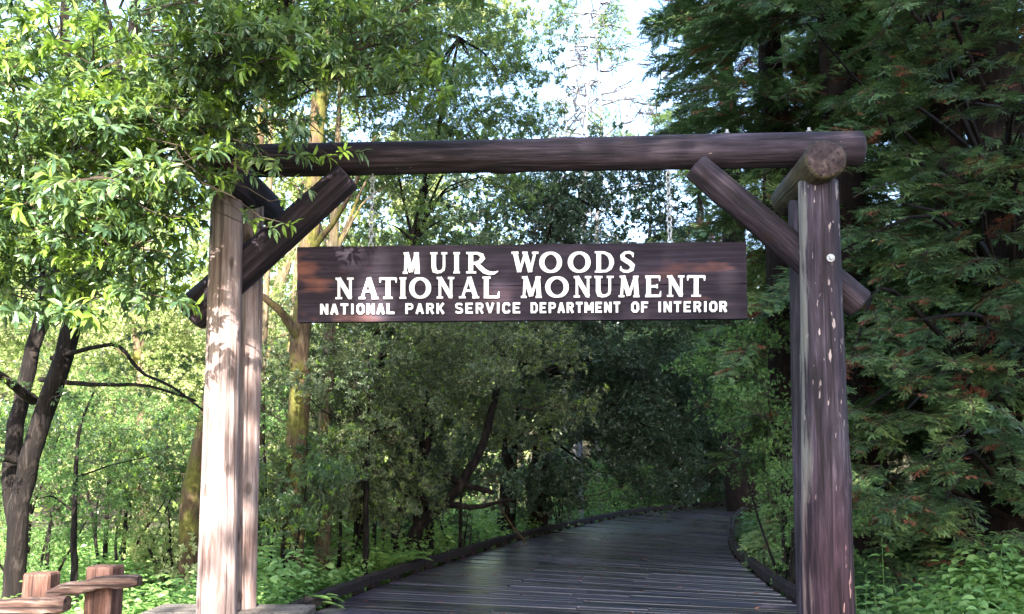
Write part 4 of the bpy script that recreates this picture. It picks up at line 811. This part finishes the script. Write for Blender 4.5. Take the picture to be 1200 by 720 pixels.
FRM = MB(); _t = np.linspace(0, 1, 26); _ax = np.stack([_t * .62, 0 * _t, .42 * _t - .46 * _t ** 2], 1); _v, _f = tube(_ax[::5], [.004, .004, .003, .003, .002, .001], 3); FRM.add(_v, _f)
for _s in (-1, 1):
    _d = np.tile([.35, _s * 1.0, -.12], (24, 1)); add_leaves(FRM, _ax[2:], _d, np.tile([0, 0, 1.], (24, 1)), .16 * np.sin(np.linspace(.5, 3.0, 24)) + .01, .026, kind='d')
FRM = FRM.mesh('frond', M['herb'])
for k, (px, Y, sc, lab) in enumerate(((355, 12.4, .85, 'sword fern nearest the left kerb'), (345, 11.2, 1.0, 'sword fern to the right of the left gate post'), (440, 14.5, 1.2, 'sword fern below the tangled trunks'), (120, 9.8, 1.0, 'sword fern behind the second fence post'), (190, 10.4, 1.1, 'sword fern left of the left gate post'), (1040, 9.6, 1.0, 'sword fern in the nettle bed by the right post'))):
    p = at(px, 650, Y); p[2] = float(hill(p[0], Y)) + .22; t = thing('sword_fern', lab, 'fern', p, 'sword ferns in the undergrowth')
    for m_ in range(11): link('frond', FRM, t, (0, 0, 0), (random.uniform(-.2, .2), -random.uniform(.1, .6), m_ * 2.4 + random.uniform(-.2, .2)), sc * random.uniform(.8, 1.2))
# litter on the planks
q = np.random.RandomState(77); n_ = 260; y = q.uniform(9.8, 30, n_); lx = np.interp(y, LQ[:, 1], LQ[:, 0]); rx = np.interp(y, RQ[:, 1], RQ[:, 0]); u = q.beta(.6, .6, n_); P = np.stack([lx + .25 + (rx - lx - .5) * u, y, np.full(n_, .008)], 1)
a = q.uniform(0, 6.28, n_); mb = MB(); add_leaves(mb, P, np.stack([np.cos(a), np.sin(a), 0 * a], 1), np.stack([q.normal(0, .2, n_), q.normal(0, .2, n_), 1 + 0 * a], 1), q.uniform(.04, .08, n_), q.uniform(.02, .03, n_), kind='d'); tag(link('fallen_leaves', mb.mesh('fallen_leaves', M['needle_brown'])), 'brown fallen leaves scattered over the boardwalk', kind='stuff')
# nearest nettles, each a plant with its leaves
NL = [single_leaf('o', .12, .085, M['herb']), single_leaf('o', .09, .065, M['herb'])]
def herb(x, y, h, n, label, s=1.0, grp='broad leaved plants at the foot of the redwood'):
    b = np.array([x, y, float(hill(x, y))]); t = thing('leafy_plant', label, 'plant', b, grp); top = np.array([random.uniform(-.08, .08), random.uniform(-.08, .08), h]); mid = top / 2 + [random.uniform(-.03, .03), random.uniform(-.03, .03), 0]
    mb = MB(); V, Fq = tube([[0, 0, 0], mid, top], [.008, .006, .003], 5); mb.add(V, Fq); link('stem', mb.mesh('stem', M['grass']), t)
    for k in range(n):
        u = .3 + .7 * (k // 2 + 1) / (n // 2); az = (k % 2) * math.pi + (k // 2) * 1.57 + random.uniform(-.3, .3); p = top * min(u, 1) + np.array([math.cos(az), math.sin(az), 0]) * .02
        d = (math.cos(az), math.sin(az), random.uniform(-.1, .5)); place_leaf(NL[k % 2], t, p, d, (random.uniform(-.2, .2), random.uniform(-.3, .1), 1), s * random.uniform(.8, 1.2) * (1.25 - .5 * u))
HP = [(1010, 8.7, .55, 'clump of nettle just right of the right gate post'), (1035, 8.3, .62, 'broad leaved plant second right of the right gate post'), (1035, 9.3, .95, 'tall thin stemmed plant standing above the others'), (1065, 8.5, .6, 'leafy plant in the middle of the nettle bed'), (1095, 8.2, .6, 'leafy plant below the brown redwood spray'), (1120, 8.6, .7, 'leafy plant right of the nettle bed middle'),
      (1150, 8.0, .78, 'large leaved plant near the right corner'), (1165, 8.5, .92, 'tallest plant with wide top leaves near the corner'), (1190, 8.1, .75, 'plant cut by the right edge of the view'), (1080, 9.0, .6, 'plant at the back of the nettle bed'), (1140, 9.2, .7, 'plant under the low redwood boughs'), (1015, 9.4, .6, 'plant behind the right gate post foot')]
for px, Y, h, lab in HP:
    p = at(px, 700, Y); herb(p[0], Y, h + .28, 18, lab)
for px, Y, h, lab in ((10, 7.2, .55, 'sunlit plant at the foot of the twin trunks'), (40, 7.6, .6, 'sunlit leafy plant behind the first fence post'), (90, 7.4, .35, 'low plant behind the fence rail')):
    p = at(px, 700, Y); herb(p[0], Y, h + .35, 16, lab, 1.0, 'sunlit plants behind the rail fence')
# ------------------------------------------------------------------ unseen tall trees added behind the viewer to shade the right half
for k, (x, y, hh) in enumerate(((3.3, -7, 27), (8.0, -8, 28), (13.0, -9, 28), (18.5, -8, 27))):
    b = np.array([x, y, float(hill(x, y))]); t = thing('conifer_tree', ('unseen conifer added for shade behind the viewer, nearest the left side', 'unseen conifer added for shade behind the viewer, second from the left', 'unseen conifer added for shade behind the viewer, second from the right', 'unseen conifer added for shade behind the viewer, farthest to the right')[k], 'tree', b, 'unseen conifers added for shade behind the viewer'); trunk(t, [b, b + [0, 0, hh / 2], b + [0, 0, hh]], (.6, .4, .05), M['bark_red'])
    crown(t, [(x, y, z, 2.5, 2.5, 2.4, 1) for z in np.arange(9.0, hh, 2.6)], 'dark', 215 if k == 0 else 175, 2.1, seed=60 + k, shell=.1)
print('TRIS', sum(sum(len(p.vertices) - 2 for p in m.polygons) if len(m.polygons) < 5000 else len(m.polygons) for m in bpy.data.meshes), 'objs', len(bpy.data.objects))
